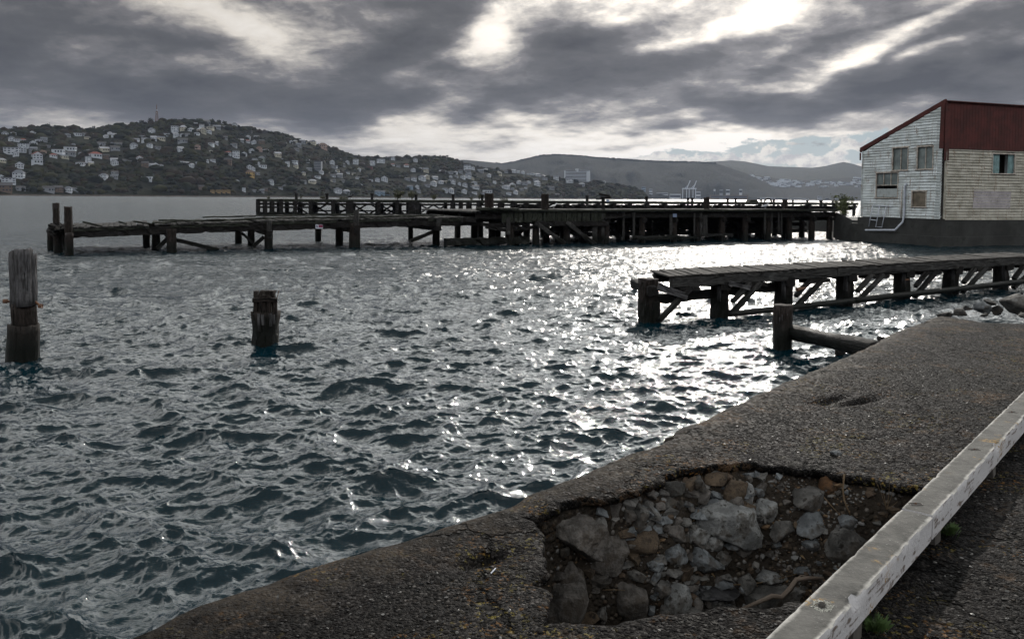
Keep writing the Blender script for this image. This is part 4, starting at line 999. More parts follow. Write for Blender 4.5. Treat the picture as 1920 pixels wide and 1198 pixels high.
# ---- higher, heavier part of the same line of wharf
mid = empty('heavy_wharf', K(20, 3, 0), 'high heavy timber wharf with boarded side between the ruined jetty and the shed', 'wharf')
s0_, s1_ = ks(880), ks(1556)
ZM0, ZM1 = kz(900, 396.0, -.6), kz(1540, 394.5, -.6)
def mz(s): return ZM0 + (ZM1 - ZM0) * (s - s0_) / (s1_ - s0_)
m_ = MB(); s = s0_
while s < s1_:
    w = random.uniform(.24, .3); m_.beam(K(s, -.75 + random.uniform(-.06, .06), mz(s) - .05 + random.uniform(-.01, .02)), K(s, WD + 2, mz(s) - .05), w * .95, .1, wear=.015); s += w
m_.build('deck', MT['deck'], mid)
for n_, h_ in ((-.5, .38), (2.2, .34), (5, .34), (WD + 1.8, .36)):
    m_ = MB(); pts = np.arange(s0_ + .2, s1_, 5)
    for a in pts: m_.beam(K(a, n_, mz(a) - .30), K(min(a + 5.05, s1_), n_, mz(a) - .30), .3, h_, wear=.03)
    m_.build('stringer', MT['timber'], mid)
m_ = MB(); m_.beam(K(s0_ + .3, -.85, mz(s0_) + .03), K(s1_ - .3, -.85, mz(s1_) + .03), .22, .14, wear=.02); m_.build('kerb_timber', MT['mossy'], mid)
m_ = MB(); m_.beam(K(ks(882), -.95, mz(s0_) + .14), K(ks(957), -.95, mz(s0_) + .12), .4, .18, wear=.04); m_.build('kerb_timber', MT['mossy'], mid)
# boarded side, 985..1250, and lower rails
m_ = MB(); s = ks(935)
while s < ks(1120):
    w = random.uniform(.24, .42); m_.beam(K(s, -.78, mz(s) - .66 + random.uniform(-.04, .04)), K(s, -.78, mz(s) - .05), w, .07, KN, .02); s += w + .01
m_.build('side_boarding', MT['mossy'], mid)
m_ = MB(); m_.beam(K(ks(992), -.9, mz(20) - .78), K(ks(1126), -.9, mz(20) - .80), .12, .36, wear=.03); m_.build('side_rail', MT['timber'], mid)
m_ = MB(); m_.beam(K(ks(1118), -.92, mz(20) - .48), K(ks(1165), -.96, mz(20) - .26), .1, .14, wear=.03); m_.build('side_rail', MT['timber'], mid)
for q in range(9):
    s = ks(895 + q * 9); m_ = MB(); m_.beam(K(s, -.5, random.uniform(.9, 1.6)), K(s + random.uniform(.8, 2.2), -.6, random.uniform(.9, 1.6)), .25, .22, wear=.05); m_.build('fallen_timber', MT['timber'], mid)
m_ = MB(); m_.beam(K(ks(830), -.4, .24), K(ks(985), -.3, .30), .5, .5, wear=.08); m_.build('fallen_timber', MT['timber'], mid)
m_ = MB(); m_.beam(K(ks(860), -.5, 1.55), K(ks(885), -.5, 1.5), .4, .3, wear=.05); m_.build('fallen_timber', MT['timber'], mid)
xs = [951, 998, 1056, 1118, 1128, 1196, 1255, 1300, 1345, 1388, 1430, 1470, 1512, 1545]
for i, x in enumerate(xs):
    s = ks(x)
    for n_ in ((-.45,) if i in (3,) else (-.45, 2.3, 5.2, WD + 1.8)):
        m_ = MB(); m_.pole(K(s, n_, -1.5), K(s, n_, mz(s) - .4), .24, .21, 12, .03); m_.build('pile', MT['pile'], mid, True)
    m_ = MB(); m_.beam(K(s, -.8, mz(s) - .62), K(s, WD + 2, mz(s) - .62), .32, .32, wear=.03); m_.build('crosshead', MT['timber'], mid)
    if i % 2 == 0 and i > 2:
        m_ = MB(); m_.beam(K(s, 2.0, .1), K(s, WD + 1.6, mz(s) - .8), .2, .2, wear=.02); m_.build('cross_brace', MT['timber'], mid)
        m_ = MB(); m_.beam(K(s, 2.2, mz(s) - .8), K(s, WD + 1.8, .1), .2, .2, wear=.02); m_.build('cross_brace', MT['timber'], mid)
for (x0, x1, z0, z1, n_) in ((992, 1045, 1.35, .05, -.9), (1047, 1102, 1.4, -.1, -.95), (1030, 1052, .45, 1.2, .5), (1088, 1114, .4, 1.2, .2), (957, 985, 1.2, .35, .5), (968, 996, .3, 1.2, .6), (1150, 1185, 1.5, .2, 1.5), (1225, 1190, 1.45, .2, 2), (1265, 1290, .9, .1, 1), (1300, 1262, 1.5, .4, 2.5), (1330, 1375, .4, 1.4, 2), (1375, 1330, .4, 1.4, 2.6), (1440, 1400, .4, 1.5, 2), (1480, 1510, .3, 1.4, 2.5)):
    m_ = MB(); m_.beam(K(ks(x0), n_, z0), K(ks(x1), n_, z1), .3 if x0 < 1060 else .26, .3, wear=.03); m_.build('brace', MT['deck'] if n_ < -.8 else MT['timber'], mid)
for n_, z_ in ((2.3, .45), (2.4, .95), (5.2, .62), (WD + 1.6, .95), (WD + 1.6, .5)):
    m_ = MB(); m_.beam(K(ks(1120), n_, z_), K(s1_, n_, z_ + .05), .2, .30 if z_ > .5 else .34, wear=.04); m_.build('waling', MT['timber'], mid)
m_ = MB()                                          # patchy boarding at the back of the structure
s = ks(1130)
while s < s1_ + .5:
    w = random.uniform(.3, .6)
    if random.random() < .62: m_.beam(K(s, WD + .8, random.uniform(-.2, .5)), K(s, WD + .8, mz(s) - .5), w, .1, KN, .02)
    s += w
m_.build('back_boarding', MT['timber'], mid)
for (x, y0, y1, w) in ((953, 408, 440, .26), (1169, 397, 451, .16), (1188, 397, 448, .2), (1302, 400, 445, .13), (1314, 399, 444, .2), (1434, 398, 440, .16), (1447, 398, 438, .14), (1460, 398, 440, .14), (1465, 398, 440, .12), (1115, 418, 458, .34), (1130, 400, 450, .22), (1258, 402, 442, .2), (1322, 404, 440, .34)):
    yy = K(ks(x), -1.0, 0).y; m_ = MB(); m_.beam(atY(x, y1, yy), atY(x, y0, yy), w, .14, (0, 1, 0), .015); m_.build('fender_post', MT['deck'], mid)
for (x0, x1, y) in ((1190, 1275, 444.5), (1275, 1310, 446), (1313, 1375, 441.5), (1195, 1262, 448)):
    yy = K(ks(x0), -.98, 0).y; m_ = MB(); m_.beam(atY(x0, y, yy), atY(x1, y - 1, K(ks(x1), -.98, 0).y), .12, .17, wear=.02); m_.build('low_rail', MT['deck'], mid)
for (x, y0, y1, w, n_) in ((917, 362, 396, 15, 4), (1022, 363, 394, 13, 2), (1325, 369, 394, 10, 2), (1472, 373, 394, 9, 2)):
    yy = K(ks(x), n_, 0).y; r = w * yy / F / 2; m_ = MB()
    for dx_ in (-.5, .5): m_.pole(atY(x + dx_ * w * .5, y1 + 10, yy), atY(x + dx_ * w * .5, y0 + random.uniform(0, 1), yy), r * .6, r * .62, 10, .02, .05)
    m_.build('mooring_post', MT['pile'], mid, True)
q = K(ks(1131), .5, 0); m_ = MB(); m_.pole(atY(1131, 398, q.y), atY(1131, 370, q.y), .11, .11, 10, .01); m_.build('mooring_post', MT['timber'], mid, True)
for (x0, y0, x1, y1, mt) in ((1123, 364, 1143, 368, 'timber'), (1126, 371, 1145, 371, 'timber'), (1117, 373.2, 1128, 372.6, 'grey')):
    m_ = MB(); m_.beam(atY(x0, y0, q.y - .1), atY(x1, y1, q.y - .1), .16, .13, wear=.02); m_.build('cross_board', MT[mt], mid)
board('notice_board', 1136, 374.5, 1143, 379, q.y - .15, [], 'small pale blue board hanging under the crossed planks on the post')
board('notice_board', 1260.5, 401, 1270, 407.5, K(ks(1265), -1.05, 0).y, [], 'blank pale blue board on the side of the heavy wharf')

# ================================================================ FAR WHARF
C0 = at(482, 403, 0); C1 = atY(1606, 380.6, 150); C1.z = 0; FD = (C1 - C0).normalized(); FN = Vector((-FD.y, FD.x, 0))
if FN.y < 0: FN = -FN
FL = (C1 - C0).length
def Q(s, n, z): return C0 + FD * s + FN * n + Vector((0, 0, z))
def fs(px):
    d = ray(px, 380); u = d.x / d.y; return (u * C0.y - C0.x) / (FD.x - u * FD.y)
ZF = 2.38
far = empty('far_wharf', Q(FL / 2, 4, 0), 'distant long straight wharf overgrown with weeds, its front a row of dark fender posts', 'wharf')
m_ = MB(); m_.beam(Q(0, 5, ZF - .1), Q(FL, 5, ZF - .1), 10.5, .22, wear=.03, seg=80, ch=.01); m_.build('deck', MT['mossy'], far)
m_ = MB()
for s in np.arange(0, FL, 6): m_.beam(Q(s, -.3, ZF - .22), Q(min(s + 6, FL), -.3, ZF - .22 + random.uniform(-.04, .04)), .4, .46, wear=.05)
m_.build('kerb_timber', MT['mossy'], far)
m_ = MB()
for s in np.arange(0, FL, 7): m_.beam(Q(s, -.1, ZF - .72), Q(min(s + 7, FL), -.1, ZF - .72), .3, .34, wear=.05)
m_.build('front_beam', MT['timber'], far)
m_ = MB()
for s in np.arange(fs(960), FL, 7): m_.beam(Q(s, .2, ZF - 1.1), Q(min(s + 7, FL), .2, ZF - 1.1), .3, .5, wear=.05)
m_.build('front_beam', MT['timber'], far)
for z_, e_ in ((1.15, fs(580)), (.12, fs(800))):
    m_ = MB(); m_.beam(Q(0, -.35, z_), Q(e_, -.35, z_), .25, .28, wear=.03, seg=24); m_.build('waling', MT['timber'], far)
m_ = MB(); m_.beam(Q(0, 1.2, 0), Q(fs(560), 1.2, 0), .3, .9, wear=.1); m_.build('back_timber', MT['timber'], far)
for i, x in enumerate((484, 497, 511, 527, 553, 582, 624, 655, 709, 744, 771, 782, 846, 862, 876, 895, 915, 936, 960, 985, 1010, 1036, 1062, 1090, 1120, 1150, 1180, 1212, 1245, 1280, 1315, 1350, 1390, 1430, 1470, 1515, 1560, 1598)):
    s = fs(x); wd_ = 1.2 if x in (771, 655) else .62
    m_ = MB(); m_.beam(Q(s, -.55, -.6), Q(s, -.55, ZF - (.25 if i % 3 else .02)), wd_, .3, FN, .04); m_.build('fender_post', MT['timber'], far)
    for n_ in (3, 9):
        m_ = MB(); m_.pole(Q(s + .9, n_, -1), Q(s + .9, n_, ZF - .5), .34, .32, 8, .03, seg=4); m_.build('pile', MT['timber'], far, True)
for x in (562, 602, 655, 680, 715, 732, 750, 810, 835):
    s = fs(x)
    for sg in (-1, 1):
        m_ = MB(); m_.beam(Q(s - sg * 1.25, 4.5, .15), Q(s + sg * 1.25, 4.5, ZF - .7), .26, .26, wear=.02); m_.build('cross_brace', MT['timber'], far)
m_ = MB(); m_.beam(Q(fs(590), 4.3, .55), Q(fs(770), 4.3, .55), .25, .22, wear=.02, seg=10); m_.build('waling', MT['timber'], far)
for (x, y0, w) in ((556, 363, 5.5), (614, 363, 6), (699, 363, 5.5), (782, 365, 5), (852, 364, 5.5), (907, 365, 5), (1105, 367, 5), (1217, 369, 5), (1295, 371, 4.5), (1303, 371, 5), (1370, 372, 4.5), (1385, 372, 4.5), (1433, 374, 3.6), (1457, 374, 4.5), (1493, 375, 3.8), (1520, 375.5, 4), (1546, 376, 6), (1568, 376.5, 3.4), (1575, 376.5, 3.6)):
    s = fs(x); q = Q(s, 1, 0); top = atY(x, y0, q.y).z; r = w * q.y / F / 2
    m_ = MB(); m_.pole(Q(s, 1, 1.8), Q(s, 1, top - .1), r, r * .95, 10, .03); m_.pole(Q(s, 1, top - .22), Q(s, 1, top), r * 1.25, r * 1.2, 10, .03); m_.build('bollard_post', MT['timber'], far, True)
# low hut-like lump, slumped tyre and a coil on the deck
p = atY(1414, 380, Q(fs(1414), 2, 0).y); m_ = MB()
m_.prism([atY(1404, 380.5, p.y), atY(1424, 380.5, p.y), atY(1420, 375, p.y), atY(1408, 375, p.y)], (0, 2.5, 0)); o = m_.build('covered_heap', MT['mossy']); tag(o, 'low trapezoid covered heap standing on the far wharf', 'heap')
p = atY(1440, 381, Q(fs(1440), .5, 0).y); m_ = MB(); pts = [p + Vector((math.cos(a) * .62, 0, math.sin(a) * .62 + .2)) for a in np.linspace(-.4, 3.5, 16)]; m_.tube(pts, .16, 8)
o = m_.build('old_tyre', MT['char']); tag(o, 'old black tyre propped up on the edge of the far wharf', 'tyre')
# gull on the far wharf
def gull(px, py, yy, size, lab, col):
    c = atY(px, py, yy); m_ = MB()
    def sp(cx_, cy_, cz_, rx, ry, rz):
        vs = []; fs_ = []; n1_, n2_ = 6, 10
        for i in range(n1_ + 1):
            ph = math.pi * i / n1_
            for j in range(n2_): a = 2 * math.pi * j / n2_; vs.append(c + Vector((cx_ + rx * math.sin(ph) * math.cos(a), cy_ + ry * math.sin(ph) * math.sin(a), cz_ + rz * math.cos(ph))) * size)
        for i in range(n1_):
            for j in range(n2_): fs_.append((i * n2_ + j, i * n2_ + (j + 1) % n2_, (i + 1) * n2_ + (j + 1) % n2_, (i + 1) * n2_ + j))
        m_.add(vs, fs_)
    m_.tube([c + Vector(v) * size for v in ((-.62, 0, .20), (-.45, 0, .27), (-.2, 0, .36), (.08, 0, .42), (.26, 0, .50), (.32, 0, .62), (.38, 0, .71), (.46, 0, .71), (.60, 0, .68))], [.02 * size, .06 * size, .14 * size, .16 * size, .11 * size, .07 * size, .085 * size, .06 * size, .01 * size], 10)
    for dx_ in (-.03, .05): m_.tube([c + Vector((dx_, 0, .32)) * size, c + Vector((dx_, 0, 0)) * size], .02 * size, 5)
    o = m_.build('gull', flatmat('gull_plumage', col), smooth=True); return tag(o, lab, 'bird')
gull(657, 373.5, Q(fs(657), -.2, 0).y, 1.0, 'dark gull standing on the far wharf beside the leafy weeds', (.03, .03, .035))
gull(1038, 391, K(ks(1038), -.6, 0).y, .42, 'small white gull on the heavy wharf beside the double mooring post', (.6, .6, .62))
gull(1435, 391, K(ks(1435), 1, 0).y, .5, 'pale gull standing on the heavy wharf in front of the old tyre', (.35, .36, .4))
# bushes and weeds rooted in the far wharf, and the shrub beside the shed
MT['leaf'] = material('shrub_leaves', plain((.045, .05, .022), .6, .5, 3))
MT['leaf2'] = material('shed_shrub_leaves', plain((.07, .085, .03), .6, .45, 3))
MT['stem'] = material('shrub_stems', plain((.05, .038, .028), .8, .4, 5))
def bush(name, base, w, h, n, leaf, lab, cat, mat=None, seed=1, stems=9, group=None):
    r = random.Random(seed); rt2 = empty(name, base, lab, cat, group); mS = MB(); mL = MB(); tips = []
    for i in range(stems):
        a = r.uniform(0, 6.28); q = Vector((math.cos(a) * w * .5 * r.uniform(.2, 1), math.sin(a) * w * .5 * r.uniform(.2, 1), h * r.uniform(.6, 1)))
        pts_ = [base, base + q * .5 + Vector((r.uniform(-.1, .1) * w, 0, h * .08)), base + q]; mS.tube(pts_, max(.012, w * .012), 5, .3); tips.append(pts_)
    for i in range(n):
        t_ = r.choice(tips); k_ = r.uniform(.3, 1.05); p_ = t_[0].lerp(t_[1], k_ * 2) if k_ < .5 else t_[1].lerp(t_[2], k_ * 2 - 1)
        p_ = p_ + Vector([r.gauss(0, w * .075) for _ in range(3)]); a = Vector([r.gauss(0, 1) for _ in range(3)]).normalized(); b_ = a.cross(Vector((r.random(), r.random(), r.random()))).normalized()
        s_ = leaf * r.uniform(.6, 1.3); mL.add([p_ - a * s_, p_ + b_ * s_ * .45, p_ + a * s_, p_ - b_ * s_ * .45], [(0, 1, 2, 3)])
    mS.build('stems', MT['stem'], rt2); mL.build('leaves', mat or MT['leaf'], rt2); return rt2
for i, (x, y0, y1, w, nn, lab) in enumerate(((747, 375, 357, 27, 700, 'largest round bush growing on the far wharf'), (775, 375, 358, 20, 420, 'second bush just right of the largest one on the far wharf'), (816, 375, 365, 18, 240, 'low straggly bush on the far wharf, third from the left'),
        (903, 375, 363, 12, 150, 'thin weedy bush beside the double post at the wharf junction'), (503, 374, 369, 9, 90, 'small weed clump near the left end of the far wharf'), (608, 375, 369, 16, 160, 'dry weeds round the second post of the far wharf'),
        (645, 375, 370.5, 22, 200, 'leafy weeds growing on both sides of the dark gull'), (887, 376, 371, 11, 90, 'green weed clump left of the double post'), (565, 374, 366, 5, 40, 'tiny twig sprouting beside the first post of the far wharf'), (950, 377, 373, 20, 120, 'low weeds on the far wharf right of the double post'))):
    q = Q(fs(x), 1.2, 0); b_ = Vector((q.x, q.y, ZF)); k_ = q.y / F
    bush('bush' if i < 4 else 'weed_clump', b_, w * k_, (y1 and (atY(x, y1, q.y).z - ZF)), nn, .12, lab, 'bush' if i < 4 else 'weeds', seed=i + 3, group='plants growing on the far wharf')

# ================================================================ SHED
CO = atY(1765, 412, 51.0); CO.z = 0; LV = Vector((-.339, .941, 0)).normalized(); RV = Vector((.941, .339, 0)).normalized(); NL = Vector((-LV.y, LV.x, 0)); NR = Vector((RV.y, -RV.x, 0))
if NL.x > 0: NL = -NL
Z0 = atY(1765, 411, 51).z
def face(px, py, dirv_, nrm):
    d = ray(px, py); k_ = (CO - Vector((0, 0, EYE))).dot(nrm) / d.dot(nrm); p = Vector((0, 0, EYE)) + d * k_; return (p - CO).dot(dirv_), p.z
def FLc(px, py): return face(px, py, LV, NL)
def FRc(px, py): return face(px, py, RV, NR)
LL = FLc(1618, 380)[0]; ZE = FLc(1621, 281)[1]; ZT_ = atY(1770, 191, 51).z; ZR = atY(1772, 279, 51).z
shed = empty('shed', CO, 'weatherboarded two storey waterside shed with dark red roof and dirty cream walls', 'shed')
def f_board(g, b, o, tint=(1, 1, 1)):
    geo = g.n('ShaderNodeNewGeometry').outputs['Position']; lc = g.n('ShaderNodeAttribute', attribute_name='lc').outputs['Vector']
    n = g.noise(g.v('MULTIPLY', geo, (1, 1, 2.5)), 1.2, 6, .65); st_ = g.noise(g.v('MULTIPLY', geo, (5, 5, .7)), 1.5, 5, .65); f = g.noise(geo, 14, 4, .7)
    c = g.mix(g.smooth(n, .35, .7), (.60 * tint[0], .60 * tint[1], .56 * tint[2]), (.36 * tint[0], .36 * tint[1], .32 * tint[2]))
    c = g.mix(g.m('MULTIPLY', g.smooth(st_, .53, .68), .85), c, (.16, .10, .07))
    c = g.mix(g.smooth(g.m('ADD', f, g.m('MULTIPLY', n, .4)), .86, .95), c, (.14, .12, .10))
    g.put(b.inputs['Base Color'], c); b.inputs['Roughness'].default_value = .7; b.inputs['Specular IOR Level'].default_value = .2
    bump(g, b, f, .3, .01)
MT['board'] = material('cream_weatherboard', lambda g, b, o: f_board(g, b, o, (.86, .94, 1.05)))
MT['board2'] = material('warm_weatherboard', lambda g, b, o: f_board(g, b, o, (.62, .60, .57)))
MT['red'] = material('red_roof_steel', plain((.05, .010, .009), .95, .35, 1.2, 0, (.035, .009, .008)))
MT['panel'] = material('grey_sheet_panel', plain((.27, .30, .31), .6, .15, 1.5, 0, (.18, .17, .15)))
MT['frame'] = material('weathered_frame', plain((.33, .30, .27), .8, .35, 5, 0, (.15, .08, .05)))
MT['glass'] = material('old_window_glass', plain((.13, .155, .155), .2, .3, 1.5))
MT['boarded'] = material('window_ply', plain((.12, .10, .075), .8, .4, 2))
MT['found'] = material('stained_concrete', plain((.017, .018, .018), .9, .5, .9, 0, (.007, .010, .008)))
def wallface(name, dirv_, nrm, s_lo, s_hi, z_lo, ztop, holes, mat, pitch=.185, PR=.085):
    m_ = MB(); z = z_lo
    while True:
        z2 = z + pitch
        # lateral extent at this height
        a, b_ = s_lo, s_hi
        if ztop is not None:
            tops = [ztop(s) for s in np.linspace(a, b_, 60)]; ok = [s for s, t_ in zip(np.linspace(a, b_, 60), tops) if t_ > z + .02]
            if not ok: break
            a, b_ = min(ok), max(ok)
        if z > 9.5: break
        cuts = [(max(a, h[0]), min(b_, h[1])) for h in holes if h[2] < z + pitch * .7 and h[3] > z + pitch * .3]
        segs = [(a, b_)]
        for c0, c1 in cuts:
            ns = []
            for x0, x1 in segs:
                if c1 <= x0 or c0 >= x1: ns.append((x0, x1)); continue
                if c0 > x0: ns.append((x0, c0))
                if c1 < x1: ns.append((c1, x1))
            segs = ns
        for x0, x1 in segs:
            x = x0
            while x < x1 - .02:
                e = min(x1, x + random.uniform(1.6, 4.2)); w_ = random.uniform(-.004, .006); dr = random.uniform(-.006, .004) if random.random() < .8 else -.03
                et_ = e
                if ztop is not None and abs(e - b_) < 1e-6:
                    full = [q_ for q_ in np.linspace(a, s_hi, 80) if ztop(q_) >= z2]; et_ = max([x + .01] + [q_ for q_ in full if q_ <= e])
                    if full and max(full) >= e - .1: et_ = e
                q = [CO + dirv_ * (x + .002) + nrm * (PR + w_) + Vector((0, 0, z + dr)), CO + dirv_ * (e - .002) + nrm * (PR + w_) + Vector((0, 0, z + dr + random.uniform(-.006, .006))), CO + dirv_ * (et_ - .002) + nrm * .015 + Vector((0, 0, z2 + .01)), CO + dirv_ * (x + .002) + nrm * .015 + Vector((0, 0, z2 + .01))]
                m_.prism(q, -nrm * .022); x = e
        z = z2
        if ztop is None and z > s_hi + 100: break
        if z > ZT_ + .3: break
    return m_.build(name, mat, shed)
def rect(fn, x0, y0, x1, y1):
    a = fn((x0 + x1) / 2, y0); b_ = fn((x0 + x1) / 2, y1); l = fn(x0, (y0 + y1) / 2)[0]; r = fn(x1, (y0 + y1) / 2)[0]
    return min(l, r), max(l, r), b_[1], a[1]
wins = [rect(FLc, 1675, 277, 1704, 320), rect(FLc, 1721, 275, 1751, 318), rect(FLc, 1644, 324, 1685, 371), rect(FLc, 1711, 359, 1738, 388)]
LX = max(FLc(1618, 380)[0], FLc(1619, 300)[0])
ztl = lambda s: ZT_ - .12 + (ZE - ZT_) * s / LX
wallface('wall', LV, NL, .05, LX, Z0, ztl, wins, MT['board'])
winR = [rect(FRc, 1859, 289, 1901, 326)]
RL = 17.0
wallface('wall', RV, NR, .22, RL, Z0 - .05, lambda s: ZR + .02, winR, MT['board2'])
# dark lining behind the boards
MT['inner'] = flatmat('dark_interior', (.03, .028, .026), .9)
m_ = MB()
def slab(dirv_, nrm, s0, s1, z0, z1, off, th=.01): m_.prism([CO + dirv_ * s0 + nrm * off + Vector((0, 0, z0)), CO + dirv_ * s1 + nrm * off + Vector((0, 0, z0)), CO + dirv_ * s1 + nrm * off + Vector((0, 0, z1)), CO + dirv_ * s0 + nrm * off + Vector((0, 0, z1))], -nrm * th)
def ringwall(dirv_, nrm, s0, s1, holes, zt0, zt1):
    xs_ = sorted({s0, s1, *[h[0] for h in holes], *[h[1] for h in holes]})
    for a, b_ in zip(xs_[:-1], xs_[1:]):
        zz = sorted([(h[2], h[3]) for h in holes if h[0] < (a + b_) / 2 < h[1]]); z = Z0 - .1
        tops = (zt0 + (zt1 - zt0) * (b_ - s0) / (s1 - s0)) if zt1 < zt0 else zt0
        for q0, q1 in zz: slab(dirv_, nrm, a, b_, z, q0, .01); z = q1
        slab(dirv_, nrm, a, b_, z, min(tops, zt0), .01)
ringwall(LV, NL, .02, LX, wins, ZT_ - .2, ZE - .15); ringwall(RV, NR, .02, RL, winR, ZR, ZR)
m_.build('lining', MT['inner'], shed)
def window(fn, dirv_, nrm, r_, kind):
    s0, s1, z0, z1 = r_; P_ = lambda s, z, o_=0: CO + dirv_ * s + nrm * o_ + Vector((0, 0, z)); w_ = .09
    f_ = MB(); f_.beam(P_(s0 - .06, z1 + .02, .06), P_(s1 + .06, z1 + .02, .06), .08, .10, wear=.01); f_.beam(P_(s0 - .08, z0 - .02, .08), P_(s1 + .08, z0 - .02, .08), .13, .07, wear=.01)
    for s_ in (s0, s1): f_.beam(P_(s_, z0, .055), P_(s_, z1, .055), w_, .07, dirv_, .008)
    root_ = f_.build('window', MT['frame'], shed)
    def sub(name, mm, mat): 
        o = mm.build(name, mat); o.parent = root_; o.matrix_parent_inverse = Matrix.Identity(4); o.location = -Vector(shed.location); return o
    if kind in ('double', 'broken', 'curtain'):
        g_ = MB(); zz0 = z0 + (.0 if kind != 'broken' else (z1 - z0) * .48)
        g_.prism([P_(s0, z0 if kind != 'broken' else zz0, -.04), P_(s1, z0 if kind != 'broken' else zz0, -.04), P_(s1, z1, -.04), P_(s0, z1, -.04)], -nrm * .01)
        if kind != 'curtain': sub('pane', g_, MT['glass'])
        s_ = MB(); mids = [.5] if kind == 'double' else [.35, .68]
        if kind != 'curtain':
            for k_ in mids: s_.beam(P_(s0 + (s1 - s0) * k_, zz0, -.0), P_(s0 + (s1 - s0) * k_, z1, -.0), .06, .05, dirv_, .005)
            for z_ in (zz0 + .03, z1 - .03): s_.beam(P_(s0, z_, -.0), P_(s1, z_, -.0), .05, .05, wear=.005)
            sub('sash', s_, MT['frame'])
    if kind == 'broken':
        b2 = MB(); b2.prism([P_(s0 + .05, z0 + .05, .02), P_(s1 - .05, z0 + .05, .02), P_(s1 - .05, z0 + (z1 - z0) * .36, .02), P_(s0 + .05, z0 + (z1 - z0) * .36, .02)], -nrm * .02); sub('lower_panel', b2, MT['panel'])
    if kind == 'ply':
        b2 = MB(); b2.prism([P_(s0 + .03, z0, -.01), P_(s1 - .03, z0, -.01), P_(s1 - .03, z1 - .03, -.01), P_(s0 + .03, z1 - .03, -.01)], -nrm * .02); sub('boarding', b2, MT['boarded'])
    if kind == 'curtain':
        for (a, b_) in ((0, .36), (.74, 1.0)):
            b2 = MB(); n_ = 8
            for i in range(n_):
                x0_, x1_ = a + (b_ - a) * i / n_, a + (b_ - a) * (i + 1) / n_; o0, o1 = -.02 - .03 * (i % 2), -.02 - .03 * ((i + 1) % 2)
                b2.prism([P_(s0 + (s1 - s0) * x0_, z0 + .03, o0), P_(s0 + (s1 - s0) * x1_, z0 + .03, o1), P_(s0 + (s1 - s0) * x1_, z1 - .02, o1), P_(s0 + (s1 - s0) * x0_, z1 - .02, o0)], -nrm * .012)
            sub('curtain', b2, MT['curt'])
    b3 = MB(); b3.prism([P_(s0 - .3, z0 - .3, -.9), P_(s1 + .3, z0 - .3, -.9), P_(s1 + .3, z1 + .3, -.9), P_(s0 - .3, z1 + .3, -.9)], -nrm * .02); sub('dark_room', b3, MT['inner'])
MT['curt'] = material('blue_green_board', plain((.13, .21, .22), .8, .3, 3))
for r_, k_ in zip(wins, ('double', 'double', 'broken', 'ply')): window(FLc, LV, NL, r_, k_)
window(FRc, RV, NR, winR[0], 'curtain')
def patch(name, fn, dirv_, nrm, pts_, mat, off=.06, th=.012):
    m_ = MB(); q = []
    for x, y in pts_: s_, z_ = fn(x, y); q.append(CO + dirv_ * s_ + nrm * off + Vector((0, 0, z_)))
    m_.prism(q, -nrm * th); return m_.build(name, mat, shed)
patch('sheet_patch', FLc, LV, NL, [(1637, 275), (1671, 274), (1671, 286.5), (1637, 287.5)], MT['panel'])
patch('sheet_patch', FLc, LV, NL, [(1622.5, 315), (1644, 314), (1644, 335.5), (1622.5, 336)], MT['panel'])
patch('sheet_patch', FLc, LV, NL, [(1719, 230.5), (1759, 206), (1759, 203), (1769, 202), (1769, 227)], MT['panel'])
patch('sheet_patch', FLc, LV, NL, [(1759, 227.5), (1769, 227.5), (1768.5, 266), (1757.5, 266)], MT['panel'], .062)
patch('sheet_patch', FLc, LV, NL, [(1751.5, 267), (1769, 267), (1769, 283), (1751, 283.5)], MT['panel'], .075)
patch('corner_sheet', FLc, LV, NL, [(1761, 284), (1768, 284), (1761.5, 410), (1752.5, 409)], MT['panel'], .07)
patch('sheet_patch', FRc, RV, NR, [(1825, 356), (1894, 359), (1892, 392), (1822, 391)], MT['pan2'] if 'pan2' in MT else material('purple_grey_sheet', plain((.27, .25, .27), .7, .2, 1.5, 0, (.17, .16, .17))), .075)
# corner boards
m_ = MB(); m_.beam(CO + NR * .05 + RV * .12 + Vector((0, 0, Z0)), CO + NR * .05 + RV * .12 + Vector((0, 0, ZR)), .2, .05, RV, .01); m_.build('corner_board', MT['board2'], shed)
m_ = MB(); m_.beam(CO + LV * (LX) + NL * .05 + Vector((0, 0, Z0)), CO + LV * (LX) + NL * .05 + Vector((0, 0, ZE - .1)), .16, .06, LV, .01); m_.build('corner_board', MT['board'], shed)
# red upper cladding (ribbed), verge, ridge cap, roof
m_ = MB(); s = -.04; i = 0
while s < RL:
    e = s + .085; o_ = .105 if i % 3 else .117
    m_.prism([CO + RV * s + NR * o_ + Vector((0, 0, ZR)), CO + RV * e + NR * o_ + Vector((0, 0, ZR)), CO + RV * e + NR * (o_ - .03) + Vector((0, 0, ZT_)), CO + RV * s + NR * (o_ - .03) + Vector((0, 0, ZT_))], -NR * .03); s = e; i += 1
m_.build('red_cladding', MT['red'], shed)
m_ = MB(); a = CO + NL * .02 + NR * .12 + Vector((0, 0, ZT_ + .02)); b_ = CO + LV * (LX + .25) + NL * .02 + Vector((0, 0, ZE + .0)); m_.beam(a, b_, .14, .30, wear=.004, ch=.04); m_.build('bargeboard', MT['red'], shed)
m_ = MB(); m_.beam(CO + NR * .1 + NL * .06 + Vector((0, 0, ZT_ + .03)), CO + NR * .1 + RV * RL + Vector((0, 0, ZT_ + .03)), .3, .07, wear=.003, ch=.1); m_.build('ridge_cap', MT['red'], shed)
m_ = MB(); z_b = FRc(1776, 302)[1]; m_.prism([CO - RV * .06 + NR * .14 + Vector((0, 0, z_b)), CO + RV * .30 + NR * .14 + Vector((0, 0, z_b + .02)), CO + RV * .30 + NR * .14 + Vector((0, 0, ZT_ - 1)), CO - RV * .06 + NR * .14 + Vector((0, 0, ZT_))], -NR * .04)
